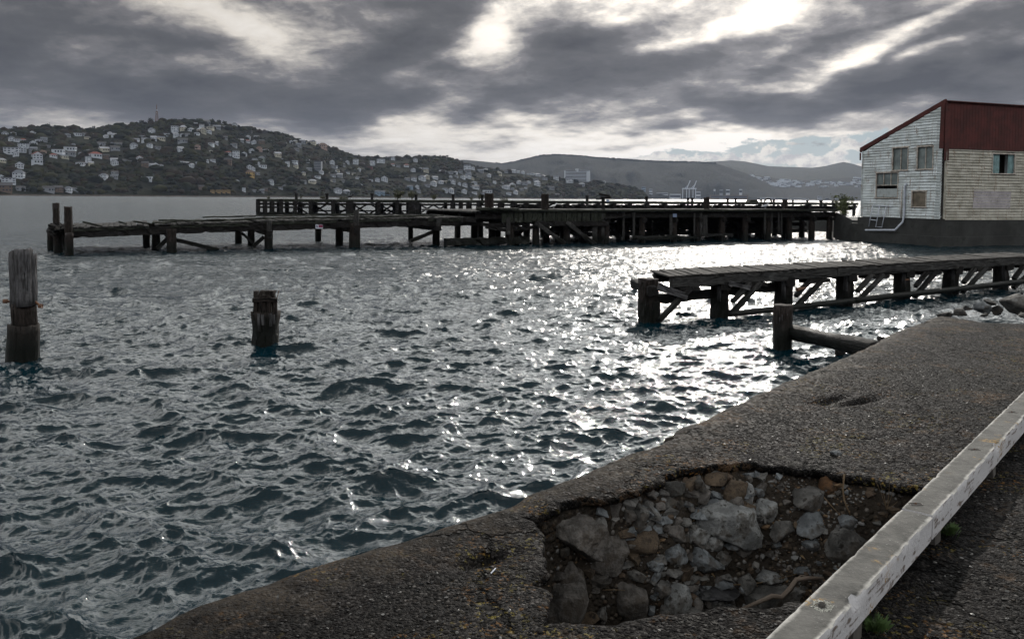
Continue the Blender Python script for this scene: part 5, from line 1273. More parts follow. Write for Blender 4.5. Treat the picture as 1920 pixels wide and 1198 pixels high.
m_.prism([CO + LV * .28 + NL * .09 + Vector((0, 0, ZR)), CO - LV * .06 + NL * .09 + Vector((0, 0, ZR)), CO - LV * .06 + NL * .09 + Vector((0, 0, ZT_)), CO + LV * .22 + NL * .09 + Vector((0, 0, ZT_ - .05))], -NL * .03); m_.build('corner_flashing', MT['red'], shed)
m_ = MB(); q = [CO + NR * .1 + NL * .1 + Vector((0, 0, ZT_)), CO + NR * .1 + RV * RL + Vector((0, 0, ZT_)), CO + LV * (LX + .3) + RV * RL + Vector((0, 0, ZE)), CO + LV * (LX + .3) + NL * .1 + Vector((0, 0, ZE))]; m_.prism(q, (0, 0, -.08)); m_.build('roof', MT['red'], shed)
m_ = MB(); m_.prism([CO + LV * LX + Vector((0, 0, Z0)), CO + LV * LX + RV * RL + Vector((0, 0, Z0)), CO + LV * LX + RV * RL + Vector((0, 0, ZE - .1)), CO + LV * LX + Vector((0, 0, ZE - .1))], -LV * .05); m_.build('wall', MT['board'], shed)
m_ = MB(); q = CO + LV * (LX + .2) + NL * .1 + Vector((0, 0, ZE - .12)); m_.beam(q, q + RV * RL, .12, .12, wear=.003); m_.beam(q - Vector((0, 0, .1)) , q - Vector((0, 0, .62)), .09, .09, RV, .003); m_.build('gutter', MT['red'], shed)
# concrete base and ledge
m_ = MB(); b0_ = .16
def base(o1, z0, z1):
    pts_ = [CO + NL * o1 + NR * o1, CO + NR * o1 + RV * 17, CO + RV * 17 + LV * (LX + o1), CO + LV * (LX + o1 + .2) + NL * o1]
    m_.prism([p + Vector((0, 0, z0)) for p in pts_], (0, 0, z1 - z0))
base(.10, -1.5, Z0 - .06); base(.28, -1.6, .62); m_.build('concrete_base', MT['found'], shed)
# white downpipe and the tubular rack against the wall
def wp(px, py, off=.14): s_, z_ = FLc(px, py); return CO + LV * s_ + NL * off + Vector((0, 0, z_))
m_ = MB(); m_.tube([wp(1703, 345), wp(1700, 348), wp(1698, 405), wp(1697, 416, .2), wp(1689, 429, .4), wp(1687, 431.5, .4), wp(1631, 431.5, .4)], .062, 10); m_.build('downpipe', MT['plastic'], shed, True)
m_ = MB(); m_.tube([wp(1694, 356), wp(1692, 408)], .035, 8); m_.build('rusty_pipe', MT['frame'], shed, True)
rk = empty('tubular_rack', wp(1650, 425), 'tilted white tubular metal rack leaning on the shed wall above the pipe', 'rack')
for pth in ([(1641, 385), (1633.5, 425)], [(1654, 386), (1646.5, 425.5), (1658, 426)], [(1666, 388), (1658, 427)], [(1641, 385), (1677, 387.5)], [(1637, 412), (1648, 413.5)], [(1639.5, 402), (1663, 405)]):
    m_ = MB(); m_.tube([wp(x, y, .22) for x, y in pth], .03, 6); m_.build('tube', MT['plastic'], rk, True)
bush('shrub', K(ks(1602), 1.2, 1.3), 1.6, 1.9, 900, .09, 'green and yellow shrub growing at the left corner of the shed', 'shrub', MT['leaf2'], 31, 14)
# sloping concrete wall joining wharf and shed
m_ = MB(); q0 = K(ks(1552), -.5, 0); q1 = CO + LV * (LX + .6) + NL * .35; q1.z = 0; q2 = CO + LV * (LX - .6) + NL * .35; q2.z = 0
zz0, zz1 = atY(1552, 396, q0.y).z, atY(1601, 412, q1.y).z
m_.prism([q0 + Vector((0, 0, -1.5)), q1 + Vector((0, 0, -1.5)), q1 + Vector((0, 0, zz1)), q0 + Vector((0, 0, zz0))], (.3, .9, 0)); m_.prism([q1 + Vector((0, 0, -1.5)), q2 + Vector((.4, 0, -1.5)), q2 + Vector((.4, 0, 1.2)), q1 + Vector((0, 0, 1.25))], (.3, .9, 0))
o = m_.build('sloping_wall', MT['found']); tag(o, 'dark concrete wall sloping down between the heavy wharf and the shed', 'wall')
m_ = MB(); a_ = CO + RV * 10 + NR * .4; m_.prism([a_ + Vector((0, 0, -1.5)), a_ + RV * 25 + Vector((0, 0, -1.5)), a_ + RV * 25 + Vector((0, 0, 1.1)), a_ + Vector((0, 0, 1.1))], -NR * 30); o = m_.build('shore', MT['found']); tag(o, kind='structure')

# ================================================================ HILLS
def udir(px):
    d = ray(px, 372); return Vector((d.x, d.y, 0)).normalized()
def hz(px, py, dist):
    d = ray(px, py); return EYE + d.z / math.hypot(d.x, d.y) * dist
class Hill:
    def __init__(s, name, prof, near, farr, pw, seed, mat, rough, ncol=420, nrow=70, back=.8):
        s.prof = prof; s.near = near; s.far = farr; s.pw = pw; s.seed = seed; s.rough = rough
        x0, x1 = prof[0][0], prof[-1][0]; cols = np.linspace(x0, x1, ncol); T = np.concatenate([np.linspace(0, 1, nrow), 1 + np.linspace(.03, back, 12)])
        V = np.zeros((ncol, len(T), 3))
        for i, c in enumerate(cols):
            for j, t in enumerate(T): V[i, j] = s.point(c, t)
        V[:, 0, 2] = -2.0
        s.obj = npmesh(name, V.reshape(-1, 3), gridfaces(ncol, len(T)), mat, True); tag(s.obj, kind='structure')
    def ip(s, tab, x): return float(np.interp(x, [p[0] for p in tab], [p[1] for p in tab]))
    def point(s, px, t):
        dn, df = s.ip(s.near, px), s.ip(s.far, px); u = udir(px)
        H = hz(px, s.ip(s.prof, px), df); H = max(H, 1.0)
        q = Vector((px * .012, t * 1.6, s.seed)); nn = noise.fractal(q, 1, 2, 5)
        gl = noise.noise(Vector((px * .035 + nn * .8, t * .6, s.seed + 5)))
        d = dn + (df - dn) * t + s.rough * 40 * noise.noise(Vector((px * .01, t * 2, s.seed + 9))) * min(1, t * 4) * (1 - min(t, 1) ** 4)
        if t <= 1: h = H * (t ** s.pw) * (1 + s.rough * (nn * .9 + gl * .6) * (1 - t ** 2)); h = max(h, 1.2 + 2 * t)
        else: h = H * (1 - (t - 1) * 1.1)
        return np.array([u.x * d, u.y * d, h])
    def locate(s, px, py):
        """the spot on the slope seen at a given place of the photograph"""
        prev = None
        for t in np.linspace(0.01, 1.0, 90):
            p = s.point(px, t); y = proj(p)[1]
            if y <= py: return Vector(p), t
            prev = p
        return Vector(p), 1.0
def f_hill(a, b_, c_):
    def fn(g, b, o):
        geo = g.n('ShaderNodeNewGeometry').outputs['Position']
        n = g.noise(geo, .012, 6, .65); m_ = g.noise(geo, .06, 5, .7)
        c = g.mix(g.smooth(n, .35, .65), a, b_); c = g.mix(g.smooth(m_, .55, .7), c, c_)
        g.put(b.inputs['Base Color'], c); b.inputs['Roughness'].default_value = .95; b.inputs['Specular IOR Level'].default_value = .05
        bump(g, b, m_, 1.0, 12)
    return fn
MT['hill'] = material('bush_clad_slope', f_hill((.007, .009, .006), (.016, .018, .010), (.022, .018, .012)))
MT['hillfar'] = material('distant_forested_slope', f_hill((.010, .012, .010), (.016, .018, .013), (.014, .014, .012)))
MT['hillgrass'] = material('distant_grassy_slope', f_hill((.016, .019, .013), (.026, .029, .017), (.014, .014, .012)))
h1 = Hill('hillside', [(-420, 262), (-200, 255), (0, 246), (60, 244), (100, 240), (160, 245), (200, 239), (240, 236), (290, 229), (340, 227), (370, 226), (400, 228), (430, 235), (470, 243), (500, 247), (530, 252), (560, 263), (600, 272), (625, 280), (660, 292), (700, 297), (760, 297), (800, 296), (830, 294), (850, 299), (865, 305), (900, 315), (940, 321), (1000, 329), (1040, 334), (1060, 341), (1100, 341), (1130, 343), (1160, 349), (1190, 353), (1203, 362), (1211, 371)],
          [(-420, 1200), (0, 1240), (400, 1400), (700, 1650), (1000, 2000), (1211, 2250)], [(-420, 1700), (0, 1760), (370, 1850), (620, 2050), (870, 2250), (1060, 2350), (1160, 2380), (1211, 2300)], .85, 2.0, MT['hill'], .16)
h2 = Hill('forested_ridge', [(760, 312), (830, 302), (870, 300), (905, 303), (940, 307), (965, 303), (990, 297), (1015, 291), (1040, 290), (1065, 291), (1090, 292), (1110, 295), (1150, 297), (1200, 301), (1260, 303), (1310, 304), (1340, 306), (1370, 316), (1400, 326), (1440, 345), (1470, 360), (1500, 372)],
          [(760, 4000), (1200, 4150), (1500, 4600)], [(760, 5200), (1100, 4900), (1500, 5100)], .8, 12.0, MT['hillfar'], .22, 300, 50)
h3 = Hill('far_range', [(1180, 308), (1290, 305), (1340, 303), (1370, 301), (1395, 303), (1420, 308), (1440, 312), (1470, 313), (1500, 314), (1520, 315), (1545, 312), (1565, 307), (1580, 304), (1595, 307), (1615, 313), (1640, 318), (1700, 312), (1800, 318), (2000, 325), (2300, 330)],
          [(1180, 5000), (1500, 5200), (2300, 5200)], [(1180, 7600), (1500, 7900), (2300, 7600)], 0.9, 22.0, MT['hillgrass'], .24, 260, 40)
h4 = Hill('suburb_ridge', [(1230, 366), (1300, 356), (1370, 336), (1400, 328), (1440, 332), (1470, 337), (1500, 339), (1550, 336), (1600, 333), (1640, 336), (1800, 340), (2200, 345)],
          [(1230, 4550), (1600, 4700), (2200, 4700)], [(1230, 5200), (1500, 5700), (2200, 5900)], .9, 31.0, MT['hillfar'], .08, 200, 36)
# shore road strip under the near hill
m_ = MB(); cs = list(np.linspace(-420, 1205, 90))
for a, b_ in zip(cs[:-1], cs[1:]):
    ps = []
    for c in (a, b_): dn = h1.ip(h1.near, c); u = udir(c); ps.append((u * (dn - 14), u * (dn + 10)))
    m_.prism([ps[0][0] + Vector((0, 0, -1)), ps[1][0] + Vector((0, 0, -1)), ps[1][1] + Vector((0, 0, -1)), ps[0][1] + Vector((0, 0, -1))], (0, 0, 3.0))
MT['road'] = material('shore_road', plain((.085, .07, .06), .9, .35, .03)); o = m_.build('shore_road', MT['road']); tag(o, kind='structure')
m_ = MB(); cs = list(np.linspace(1180, 2200, 40))
for a, b_ in zip(cs[:-1], cs[1:]): m_.prism([udir(a) * 4120 + Vector((0, 0, -1)), udir(b_) * 4120 + Vector((0, 0, -1)), udir(b_) * 4900 + Vector((0, 0, -1)), udir(a) * 4900 + Vector((0, 0, -1))], (0, 0, 3.2))
o = m_.build('port_ground', MT['road']); tag(o, kind='structure')

# ---------------------------------------------------------------- houses
WALLS = {'white': (.36, .39, .44), 'cream': (.32, .31, .26), 'grey': (.17, .185, .21), 'brown': (.10, .075, .06), 'pink': (.27, .20, .18), 'ochre': (.34, .24, .10), 'dark': (.05, .05, .055), 'green': (.17, .20, .18), 'maroon': (.12, .05, .05), 'blue': (.14, .20, .27)}
ROOFS = {'grey': (.10, .11, .13), 'red': (.15, .05, .04), 'dark': (.05, .05, .055), 'pale': (.26, .27, .30), 'brown': (.10, .07, .055)}
WM = {k_: flatmat('wall_' + k_, v, .8) for k_, v in WALLS.items()}; RM = {k_: flatmat('roof_' + k_, v, .7) for k_, v in ROOFS.items()}
GM = flatmat('house_window', (.025, .03, .04), .15)
cache = {}
def house_mesh(kind, wall, roof, storeys):
    key = (kind, wall, roof, storeys)
    if key in cache: return cache[key]
    m_ = MB(); h = 1.0                             # unit house: x -.5..+.5, y 0..1, z -1.2..1 (foundations run down the slope)
    m_.cur = 0; m_.box((0, .5, -.1), .5, .5, 1.1)
    m_.cur = 1
    if kind == 'gable': m_.prism([(-.56, -.06, .98), (.56, -.06, .98), (0, -.06, 1.62)], (0, 1.12, 0))
    elif kind == 'side': m_.prism([(-.55, -.07, .98), (-.55, 1.07, .98), (-.55, .5, 1.5)], (1.1, 0, 0))
    elif kind == 'hip': m_.add([(-.56, -.06, .98), (.56, -.06, .98), (.56, 1.06, .98), (-.56, 1.06, .98), (-.2, .5, 1.55), (.2, .5, 1.55)], [(0, 1, 5, 4), (1, 2, 5), (2, 3, 4, 5), (3, 0, 4), (0, 3, 2, 1)])
    else: m_.box((0, .5, 1.03), .53, .53, .05)
    if kind == 'gable': m_.cur = 0; m_.prism([(-.46, -.075, 1.0), (.46, -.075, 1.0), (0, -.075, 1.5)], (0, .01, 0))
    m_.cur = 2
    for sy in range(storeys):
        z0 = (sy + .28) / storeys; z1 = (sy + .74) / storeys; n = 4 if kind != 'gable' else 3
        for i in range(n):
            if (i + sy * 3 + len(wall)) % 5 == 0 and n > 3: continue
            x = -.5 + (i + .5) / n; m_.box((x, -.004, (z0 + z1) / 2), .5 / n * .55, .012, (z1 - z0) / 2)
        for i in range(2): m_.box((.502, .25 + i * .5, (z0 + z1) / 2), .008, .10, (z1 - z0) / 2); m_.box((-.502, .25 + i * .5, (z0 + z1) / 2), .008, .10, (z1 - z0) / 2)
    o = m_.build('house', [WM[wall], RM[roof], GM]); me = o.data; bpy.data.objects.remove(o); cache[key] = me; return me
Z1 = """75,268,60 170,255,50 225,245,50 290,255,55,r 375,265,60 545,248,55 770,275,60 885,265,75,f 975,265,60,y 1060,275,45 985,305,50 1200,228,40 1200,290,50 1290,278,50 1245,255,45 1725,222,60,3 1600,290,55,y 1540,325,55 1655,328,75 1740,318,60 1825,315,80 1885,275,60 140,325,55,3 200,332,60 275,337,60,r 440,338,60 510,330,60 270,397,95,F 385,378,70,g 135,455,145,F 260,448,75,g 185,495,50 380,447,70 435,522,90,R 425,578,105,f 35,565,70 265,545,50,y 225,625,75,g 545,400,45,y 650,397,55,y 830,390,40 905,403,60,k 790,428,110,f 650,455,110,f 500,485,60,p 610,508,70,r 745,522,70 800,487,90,y 1015,460,60 925,483,40 1000,548,60,T 1095,505,110,r 1190,440,90 1310,430,90,y 1145,375,80,y 1275,378,40 1340,380,70,y 1520,397,70 1683,392,55,3 1780,415,60,y 1200,520,60,b 1285,555,70 1305,595,65,g 900,600,80 1035,605,50,c 1440,582,90,y 1575,548,70,R 1630,610,70,b 1700,622,60 1755,622,60 1815,625,55 205,728,100,3 100,800,125,F 20,750,50 1155,752,75,3 1285,745,70 1300,705,70,y 1650,770,105,f 60,890,120,b 240,890,80,y 545,903,110,y 670,893,80,b 765,895,70,3 845,890,60,y"""
Z2 = """60,210,70,T 150,200,70 230,215,60 285,145,50 405,135,100,y 355,170,50 445,190,70 530,185,80 620,185,60,y 725,165,60,3 885,232,60,k 985,222,45,k 1070,232,60,k 1135,238,40 370,230,80 440,240,60 80,275,50 145,268,45 200,270,50,y 300,262,55 140,340,100,y 450,375,60 520,362,45 710,385,70,y 610,300,60,y 800,332,60 875,300,50,g 870,345,60,r 975,292,55 945,352,50,g 1035,352,60,b 1120,342,35 1175,392,35 1285,368,60,y 1360,348,40 1405,345,50 1445,392,60 1490,345,60 1550,355,50 1600,358,60 1720,405,90,p 1420,437,60,y 125,432,60 310,412,60,p 460,458,40 645,477,65,r 735,492,75,T 830,490,55,g 920,450,50,g 1000,435,65,p 1080,443,60 1215,495,70,c 645,572,80,b 405,565,50 480,560,60 115,582,60 190,592,60 235,620,50 290,590,50 955,570,60 1030,548,70,n 985,590,50 1035,622,85,f 1120,580,40 890,635,60,g 930,658,50,g 900,718,90,o 985,708,50,y 1310,592,45,T 1380,572,75,f 1405,620,50 1535,568,60 1720,572,45 1820,580,55 1835,628,60,f 1875,670,50 1690,688,45,g 1775,683,35 1565,658,60 1648,745,60,f 1585,795,80 1485,795,60,y 1825,785,50 1820,725,60,y 1895,725,45,c 1120,810,65,3 750,797,50 1240,870,50,y 1280,855,50 1490,702,45 825,895,40,T 945,905,45,y 1020,903,60 1075,895,40,b 1870,905,80 350,875,60,b"""
Z3 = """188,282,50,g 135,310,65,y 275,268,55,T 345,300,60,y 35,330,60,y 435,234,50,k 475,282,55,T 565,258,95,F 637,234,50,k 700,235,50,3 762,235,55,k 848,224,60,k 950,254,55,3 697,303,45,r 760,318,50,y 850,315,60,r 435,342,60,m 75,370,45,f 215,345,40 315,360,40,g 195,397,45,f 265,405,45 20,425,45 100,427,60 25,487,55,y 130,485,55,y 300,450,45 345,545,45,g 455,480,50,f 525,474,55,3 603,470,75,g 650,430,50,y 712,425,55,y 783,440,45 865,469,60,y 933,469,65 1020,462,75,3 1090,450,60 1180,452,65 935,367,50,g 1003,357,50,3 1075,372,65 1140,370,45 1235,378,40 1280,384,35 1340,390,60,y 1400,392,45 1458,382,55 1530,380,70,y 1405,430,50 1350,434,40 1478,442,50,3 1545,435,70 1595,458,40 885,564,60,w 972,558,50,g 985,607,60,y 1080,538,60,y 1150,522,70,g 1235,503,65 1300,500,50 1365,495,80 1448,520,40,g 1510,537,60 1620,512,65 1635,557,85 1750,505,35 1838,500,35 1500,605,60,g 1280,600,60 1350,600,70 1615,618,60,f 1760,610,110,f 175,612,80 85,607,75 520,627,60,w 580,627,55,w 640,627,50,w 1525,337,70,T 1590,342,50,3 1680,374,70 1740,365,50 1880,402,80 1775,425,45"""
Z4 = """285,320,60 380,315,50 430,312,35 485,322,40 540,325,30 583,334,45 650,357,60 700,374,50 730,402,60,y 850,390,60 1010,420,85 1135,467,70 1388,435,35 430,442,50 500,452,70,y 550,440,50 160,440,35 250,447,40,y 370,482,65 360,517,45 310,500,60 470,520,50 515,500,35 640,458,75 620,415,60,y 800,507,80,y 395,555,50,g 320,567,60 45,567,60,y 105,552,70 275,495,70 70,447,40,y 870,582,50,y"""
KI = {'r': ('hip', 'white', 'red', 1), 'R': ('gable', 'white', 'red', 2), 'f': ('flat', 'white', 'grey', 1), 'F': ('flat', 'white', 'grey', 3), 'y': ('side', 'grey', 'dark', 1), '3': ('hip', 'white', 'grey', 2), 'T': ('flat', 'white', 'dark', 3),
      'g': ('gable', 'white', 'grey', 2), 'k': ('flat', 'dark', 'dark', 1), 'p': ('hip', 'pink', 'brown', 2), 'b': ('side', 'brown', 'dark', 2), 'c': ('side', 'cream', 'pale', 2), 'n': ('hip', 'green', 'grey', 2), 'o': ('hip', 'ochre', 'brown', 2), 'm': ('flat', 'maroon', 'dark', 2), 'w': ('side', 'blue', 'grey', 2)}
HK = []
for txt, ox, oy in ((Z1, 0, 210), (Z2, 320, 210), (Z3, 620, 260), (Z4, 900, 270)):
    for tok in txt.split():
        q = tok.split(','); x, y, w = ox + float(q[0]) / 6, oy + float(q[1]) / 6, float(q[2]) / 6
        code = q[3] if len(q) > 3 else None
        HK.append((x, y, w, code))
r_ = random.Random(5); HO = []
for x, y, w, code in HK:
    kd, wl, rf, st_n = KI[code] if code else (r_.choice(['side', 'hip', 'side', 'gable', 'hip']), r_.choice(['white', 'white', 'white', 'grey', 'cream']), r_.choice(['grey', 'pale', 'grey', 'dark', 'pale']), r_.choice([1, 1, 2]))
    hpx = w * (.34 if st_n == 1 else .50 if st_n == 2 else .48)
    if code == 'T': hpx = w * .95
    if code == 'F': hpx = w * .42
    p, t = h1.locate(x, y + hpx * .5); D_ = math.hypot(p.x, p.y); mpp = D_ / F
    HO.append([x, y, w, kd, wl, rf, st_n, p, t, hpx * mpp, w * mpp])
def zone(x):
    return ('left of the radio mast' if x < 270 else 'below the radio mast' if x < 400 else 'right of the radio mast' if x < 530 else 'on the hill shoulder' if x < 640 else 'on the middle ridge' if x < 760 else 'right of middle ridge' if x < 880 else 'on the headland slope' if x < 985 else 'by the white tower block')
def band(t): return 'high up' if t > .72 else 'upper slope' if t > .5 else 'mid slope' if t > .28 else 'low slope' if t > .07 else 'at the shore'
HO.sort(key=lambda h: h[0]); cnt = {}
RN = {'hip': 'hipped', 'gable': 'gabled', 'side': 'low-pitched', 'flat': 'flat'}
first = {}
for h in HO:
    x, y, w, kd, wl, rf, st_n, p, t, hm, wm = h; key = (zone(x), band(t)); cnt[key] = cnt.get(key, 0) + 1
    n_ = cnt[key]; suf = 'th' if 10 <= n_ % 100 <= 20 else {1: 'st', 2: 'nd', 3: 'rd'}.get(n_ % 10, 'th')
    lab = f"{wl} house, {RN[kd]} {rf} roof, {n_}{suf} from left {band(t)} {zone(x)}"
    me = house_mesh(kd, wl, rf, st_n)
    o = bpy.data.objects.new('house', me); COL.objects.link(o)
    u = Vector((p.x, p.y, 0)).normalized(); a = math.atan2(-u.x, u.y) + r_.uniform(-.45, .45)
    o.location = p + Vector((0, 0, 1.2)); o.rotation_euler = (0, 0, a); o.scale = (wm * .92, wm * r_.uniform(.6, .9), hm)
    tag(o, lab, 'house', 'houses on the hillside across the water')
m_ = MB(); pr = None
for x in np.linspace(528, 640, 20):
    p, _ = h1.locate(x, 299.5 - (x - 528) * .006)
    if pr is not None: m_.prism([pr + Vector((0, 0, -3)), p + Vector((0, 0, -3)), p + Vector((0, 0, 1.6)), pr + Vector((0, 0, 1.6))], (0, 1.5, 0))
    pr = p
o = m_.build('retaining_wall', WM['grey']); tag(o, 'long pale retaining wall of a road cut across the hill shoulder', 'wall')
# ochre flats at the shore, white tower block, apartment stack, mast
def block(name, x0, y0, x1, y1, hill, lab, cat, wall, bands, dist=None, rot=0.0, depth=.5, parts=None):
    if dist is None: p, _ = hill.locate((x0 + x1) / 2, y1)
    else: p = udir((x0 + x1) / 2) * dist
    D_ = math.hypot(p.x, p.y); mpp = D_ / F; W = (x1 - x0) * mpp; zt = hz((x0 + x1) / 2, y0, D_); zb = hz((x0 + x1) / 2, y1, D_) if dist is None else 2
    rt2 = empty(name, Vector((p.x, p.y, zb)), lab, cat); u = Vector((p.x, p.y, 0)).normalized(); ax = Vector((u.y, -u.x, 0)); ax = Matrix.Rotation(rot, 3, 'Z') @ ax; ay = Vector((-ax.y, ax.x, 0))
    m2 = MB(); c = Vector((p.x, p.y, 0)) + ay * W * depth / 2; m2.box(c + Vector((0, 0, (zt + zb) / 2 - 6)), W / 2, W * depth / 2, (zt - zb) / 2 + 6, ax, ay); m2.build('walls', wall, rt2)
    for i in range(bands):
        z = zb + (zt - zb) * (i + .55) / bands; m2 = MB(); m2.box(c + Vector((0, 0, z)), W / 2 * .94, W * depth / 2 + .25, (zt - zb) / bands * .24, ax, ay); m2.build('window_band', GM, rt2)
    return rt2, p, mpp, ax, ay, zt, W
block('tower_block', 1058.5, 320, 1105, 341, h1, 'long white multi-storey tower block standing above the headland', 'tower block', WM['white'], 8, rot=.12, depth=.22)
b2, p, mpp, ax, ay, zt, W = block('lift_tower_part', 1077.5, 316.5, 1083.5, 322, h1, 'x', 'x', WM['white'], 1) if False else (None,) * 7
tb = [o for o in bpy.data.objects if o.name.startswith('tower_block')][0]
for (x0, y0, x1, y1) in ((1078, 316.5, 1084, 322), (1099, 321.5, 1106, 341)):
    pl_ = Vector(tb.location); D_ = math.hypot(pl_.x, pl_.y) - 1.5; u = udir((x0 + x1) / 2); m2 = MB(); W = (x1 - x0) * D_ / F; z1, z0 = hz((x0 + x1) / 2, y0, D_), hz((x0 + x1) / 2, y1, D_)
    m2.box(u * (D_ + 6) + Vector((0, 0, (z0 + z1) / 2)), W / 2, 5, (z1 - z0) / 2, (u.y, -u.x, 0), u); m2.build('stair_tower', WM['white'], tb)
for i, (x0, x1) in enumerate(((395, 402), (405, 413), (414.5, 422), (423.5, 431.5))):
    block('apartment_building', x0, 356.5, x1, 365, h1, f"ochre three storey flats at the shore, {['leftmost','second','third','rightmost'][i]} of four together", 'flats', WM['ochre'], 3, depth=.9)
block('apartment_building', 589, 303, 602, 321, h1, 'tall stepped grey apartment stack climbing the hill shoulder', 'flats', WM['grey'], 6, rot=-.2, depth=1.0)
p, _ = h1.locate(296, 229); D_ = math.hypot(p.x, p.y); mpp = D_ / F
rt2 = empty('radio_mast', p, 'slim lattice radio mast on top of the big left hill', 'mast'); u = udir(296); ax = Vector((u.y, -u.x, 0))
zt = hz(296, 197, D_); H_ = zt - p.z
m_ = MB()
for sx in (-1, 1):
    for sy in (-1, 1): m_.tube([p + ax * sx * 3.4 + u * sy * 3.4 - Vector((0, 0, 4)), p + ax * sx * 1.3 + u * sy * 1.3 + Vector((0, 0, H_ * .62))], .5, 5)
m_.tube([p + Vector((0, 0, H_ * .55)), p + Vector((0, 0, H_))], .7, 6); m_.build('lattice_frame', MT['rust'], rt2)
m_ = MB()
for i in range(9):
    z0, z1 = H_ * .07 * i, H_ * .07 * (i + 1); w0, w1 = 3.4 - 2.1 * z0 / (H_ * .62), 3.4 - 2.1 * z1 / (H_ * .62)
    for sx in (-1, 1): m_.tube([p + ax * sx * w0 - u * w0 + Vector((0, 0, z0)), p - ax * sx * w1 - u * w1 + Vector((0, 0, z1))], .35, 4)
m_.build('bracing', MT['rust'], rt2)
m_ = MB(); m_.tube([p + Vector((0, 0, H_ * .5)), p + Vector((0, 0, H_ * .56))], 1.8, 8); m_.tube([p + Vector((0, 0, H_ * .66)), p + Vector((0, 0, H_ * .70))], 1.3, 8); m_.build('antenna_ring', WM['white'], rt2)

# ---------------------------------------------------------------- bush cover (uncountable) and skyline trees
def clumps(name, pts, sz, mats, label, sub_noise=.35):
    base = bmesh.new(); bmesh.ops.create_icosphere(base, subdivisions=2, radius=1); bv = np.array([v.co[:] for v in base.verts]); bf = np.array([[v.index for v in f.verts] for f in base.faces]); base.free()
    n = len(pts); V = bv[None] * (1 + rng.normal(0, .11, (n, len(bv), 1))) * np.stack([sz * rng.uniform(.8, 1.5, n), sz * rng.uniform(.8, 1.5, n), sz * rng.uniform(.6, 1.0, n)], 1)[:, None] + pts[:, None]
    Fq = (bf[None] + (np.arange(n) * len(bv))[:, None, None]).reshape(-1, 3)
    o = npmesh(name, V.reshape(-1, 3), Fq, mats[0], True)
    for m2 in mats[1:]: o.data.materials.append(m2)
    o.data.polygons.foreach_set('material_index', np.repeat(rng.choice(len(mats), n), len(bf)).astype(np.int32)); return tag(o, label, kind='stuff')
GB = [flatmat('bush_dark', (.004, .0065, .0045), .95), flatmat('bush_mid', (.009, .0125, .0065), .95), flatmat('bush_olive', (.020, .021, .009), .95), flatmat('bush_brown', (.017, .0125, .008), .95)]
for m2 in GB: m2.node_tree.nodes['Principled BSDF'].inputs['Specular IOR Level'].default_value = .05
hx = np.array([h[0] for h in HO]); hy = np.array([h[1] for h in HO]); hw = np.array([h[2] for h in HO])
P_ = []; S2 = []
while len(P_) < 7500:
    px = random.uniform(-60, 1208); t = random.random() ** .8 * .995 + .012; q = h1.point(px, t); sz = random.uniform(2.0, 4.8) * (1.9 if random.random() < .12 else 1)
    X_, Y_ = proj((q[0], q[1], q[2] + sz * .7))
    if np.any((np.abs(hx - X_) < hw * .58 + sz * .6) & (Y_ - hy < hw * .42 + sz * 1.05) & (Y_ - hy > -hw * .10)): continue
    if 392 < X_ < 434 and Y_ > 354: continue
    if 1056 < X_ < 1108 and Y_ > 330 and Y_ < 345 and t < .99: continue
    q[2] += sz * .25; P_.append(q); S2.append(sz)
clumps('bush_cover', np.array(P_), np.array(S2), GB, 'dark mixed bush covering the hillside between the houses')
r2 = random.Random(12); tc = 0
for (x, sz) in ((14, 4), (31, 8), (45, 4), (70, 5), (92, 9), (105, 6), (120, 6), (140, 5), (155, 6), (178, 6), (195, 5), (208, 6), (222, 5), (250, 7), (268, 8), (284, 9), (310, 7), (330, 6), (348, 6), (372, 5), (400, 6), (412, 7), (422, 8), (455, 4), (497, 5), (540, 6), (548, 6), (560, 5), (615, 6), (625, 7), (632, 5), (652, 5), (673, 5), (708, 6), (787, 5), (795, 7), (805, 6), (815, 6), (825, 5), (838, 7), (866, 5), (1028, 8), (1120, 9), (1125, 6), (1145, 6), (1152, 6), (1160, 6)):
    p = Vector(h1.point(x, .985 if x < 1000 else .9)); s_ = sz * .62; tc += 1
    suf = 'th' if 10 <= tc % 100 <= 20 else {1: 'st', 2: 'nd', 3: 'rd'}.get(tc % 10, 'th')
    rt2 = empty('tree', p, f"{'broad' if sz > 6 else 'small'} dark tree on the hill skyline, {tc}{suf} tree from the left", 'tree', 'trees along the hill skyline')
    m_ = MB(); m_.tube([p - Vector((0, 0, 2)), p + Vector((0, 0, s_ * .9))], [s_ * .12, s_ * .08], 5); m_.tube([p + Vector((0, 0, s_ * .5)), p + Vector((s_ * .4, 0, s_ * 1.1))], [s_ * .06, s_ * .03], 4); m_.build('trunk', MT['stem'], rt2)
    m_ = MB()
    for i in range(150):
        v = Vector((r2.gauss(0, .5), r2.gauss(0, .5), r2.gauss(0, .33))); v = v * min(1, 1.0 / max(v.length, .01)); c = p + Vector((0, 0, s_ * 1.15)) + v * s_; a = Vector([r2.gauss(0, 1) for _ in range(3)]).normalized(); b_ = a.cross(Vector((.3, .5, .8))).normalized(); k_ = s_ * r2.uniform(.12, .26)
        m_.add([c - a * k_, c + b_ * k_ * .8, c + a * k_, c - b_ * k_ * .8], [(0, 1, 2, 3)])
    m_.build('crown', GB[tc % 3], rt2)
# tree line on the forested ridge, one mass of trees far off
P_ = []; S2 = []
for i in range(900):
    px = random.uniform(930, 1340); t = random.uniform(.975, 1.0); q = h2.point(px, t); sz = random.uniform(3, 7); P_.append(q); S2.append(sz)
clumps('distant_forest', np.array(P_), np.array(S2) * .8, [MT['hillfar']], 'far forest on the long ridge behind the headland')

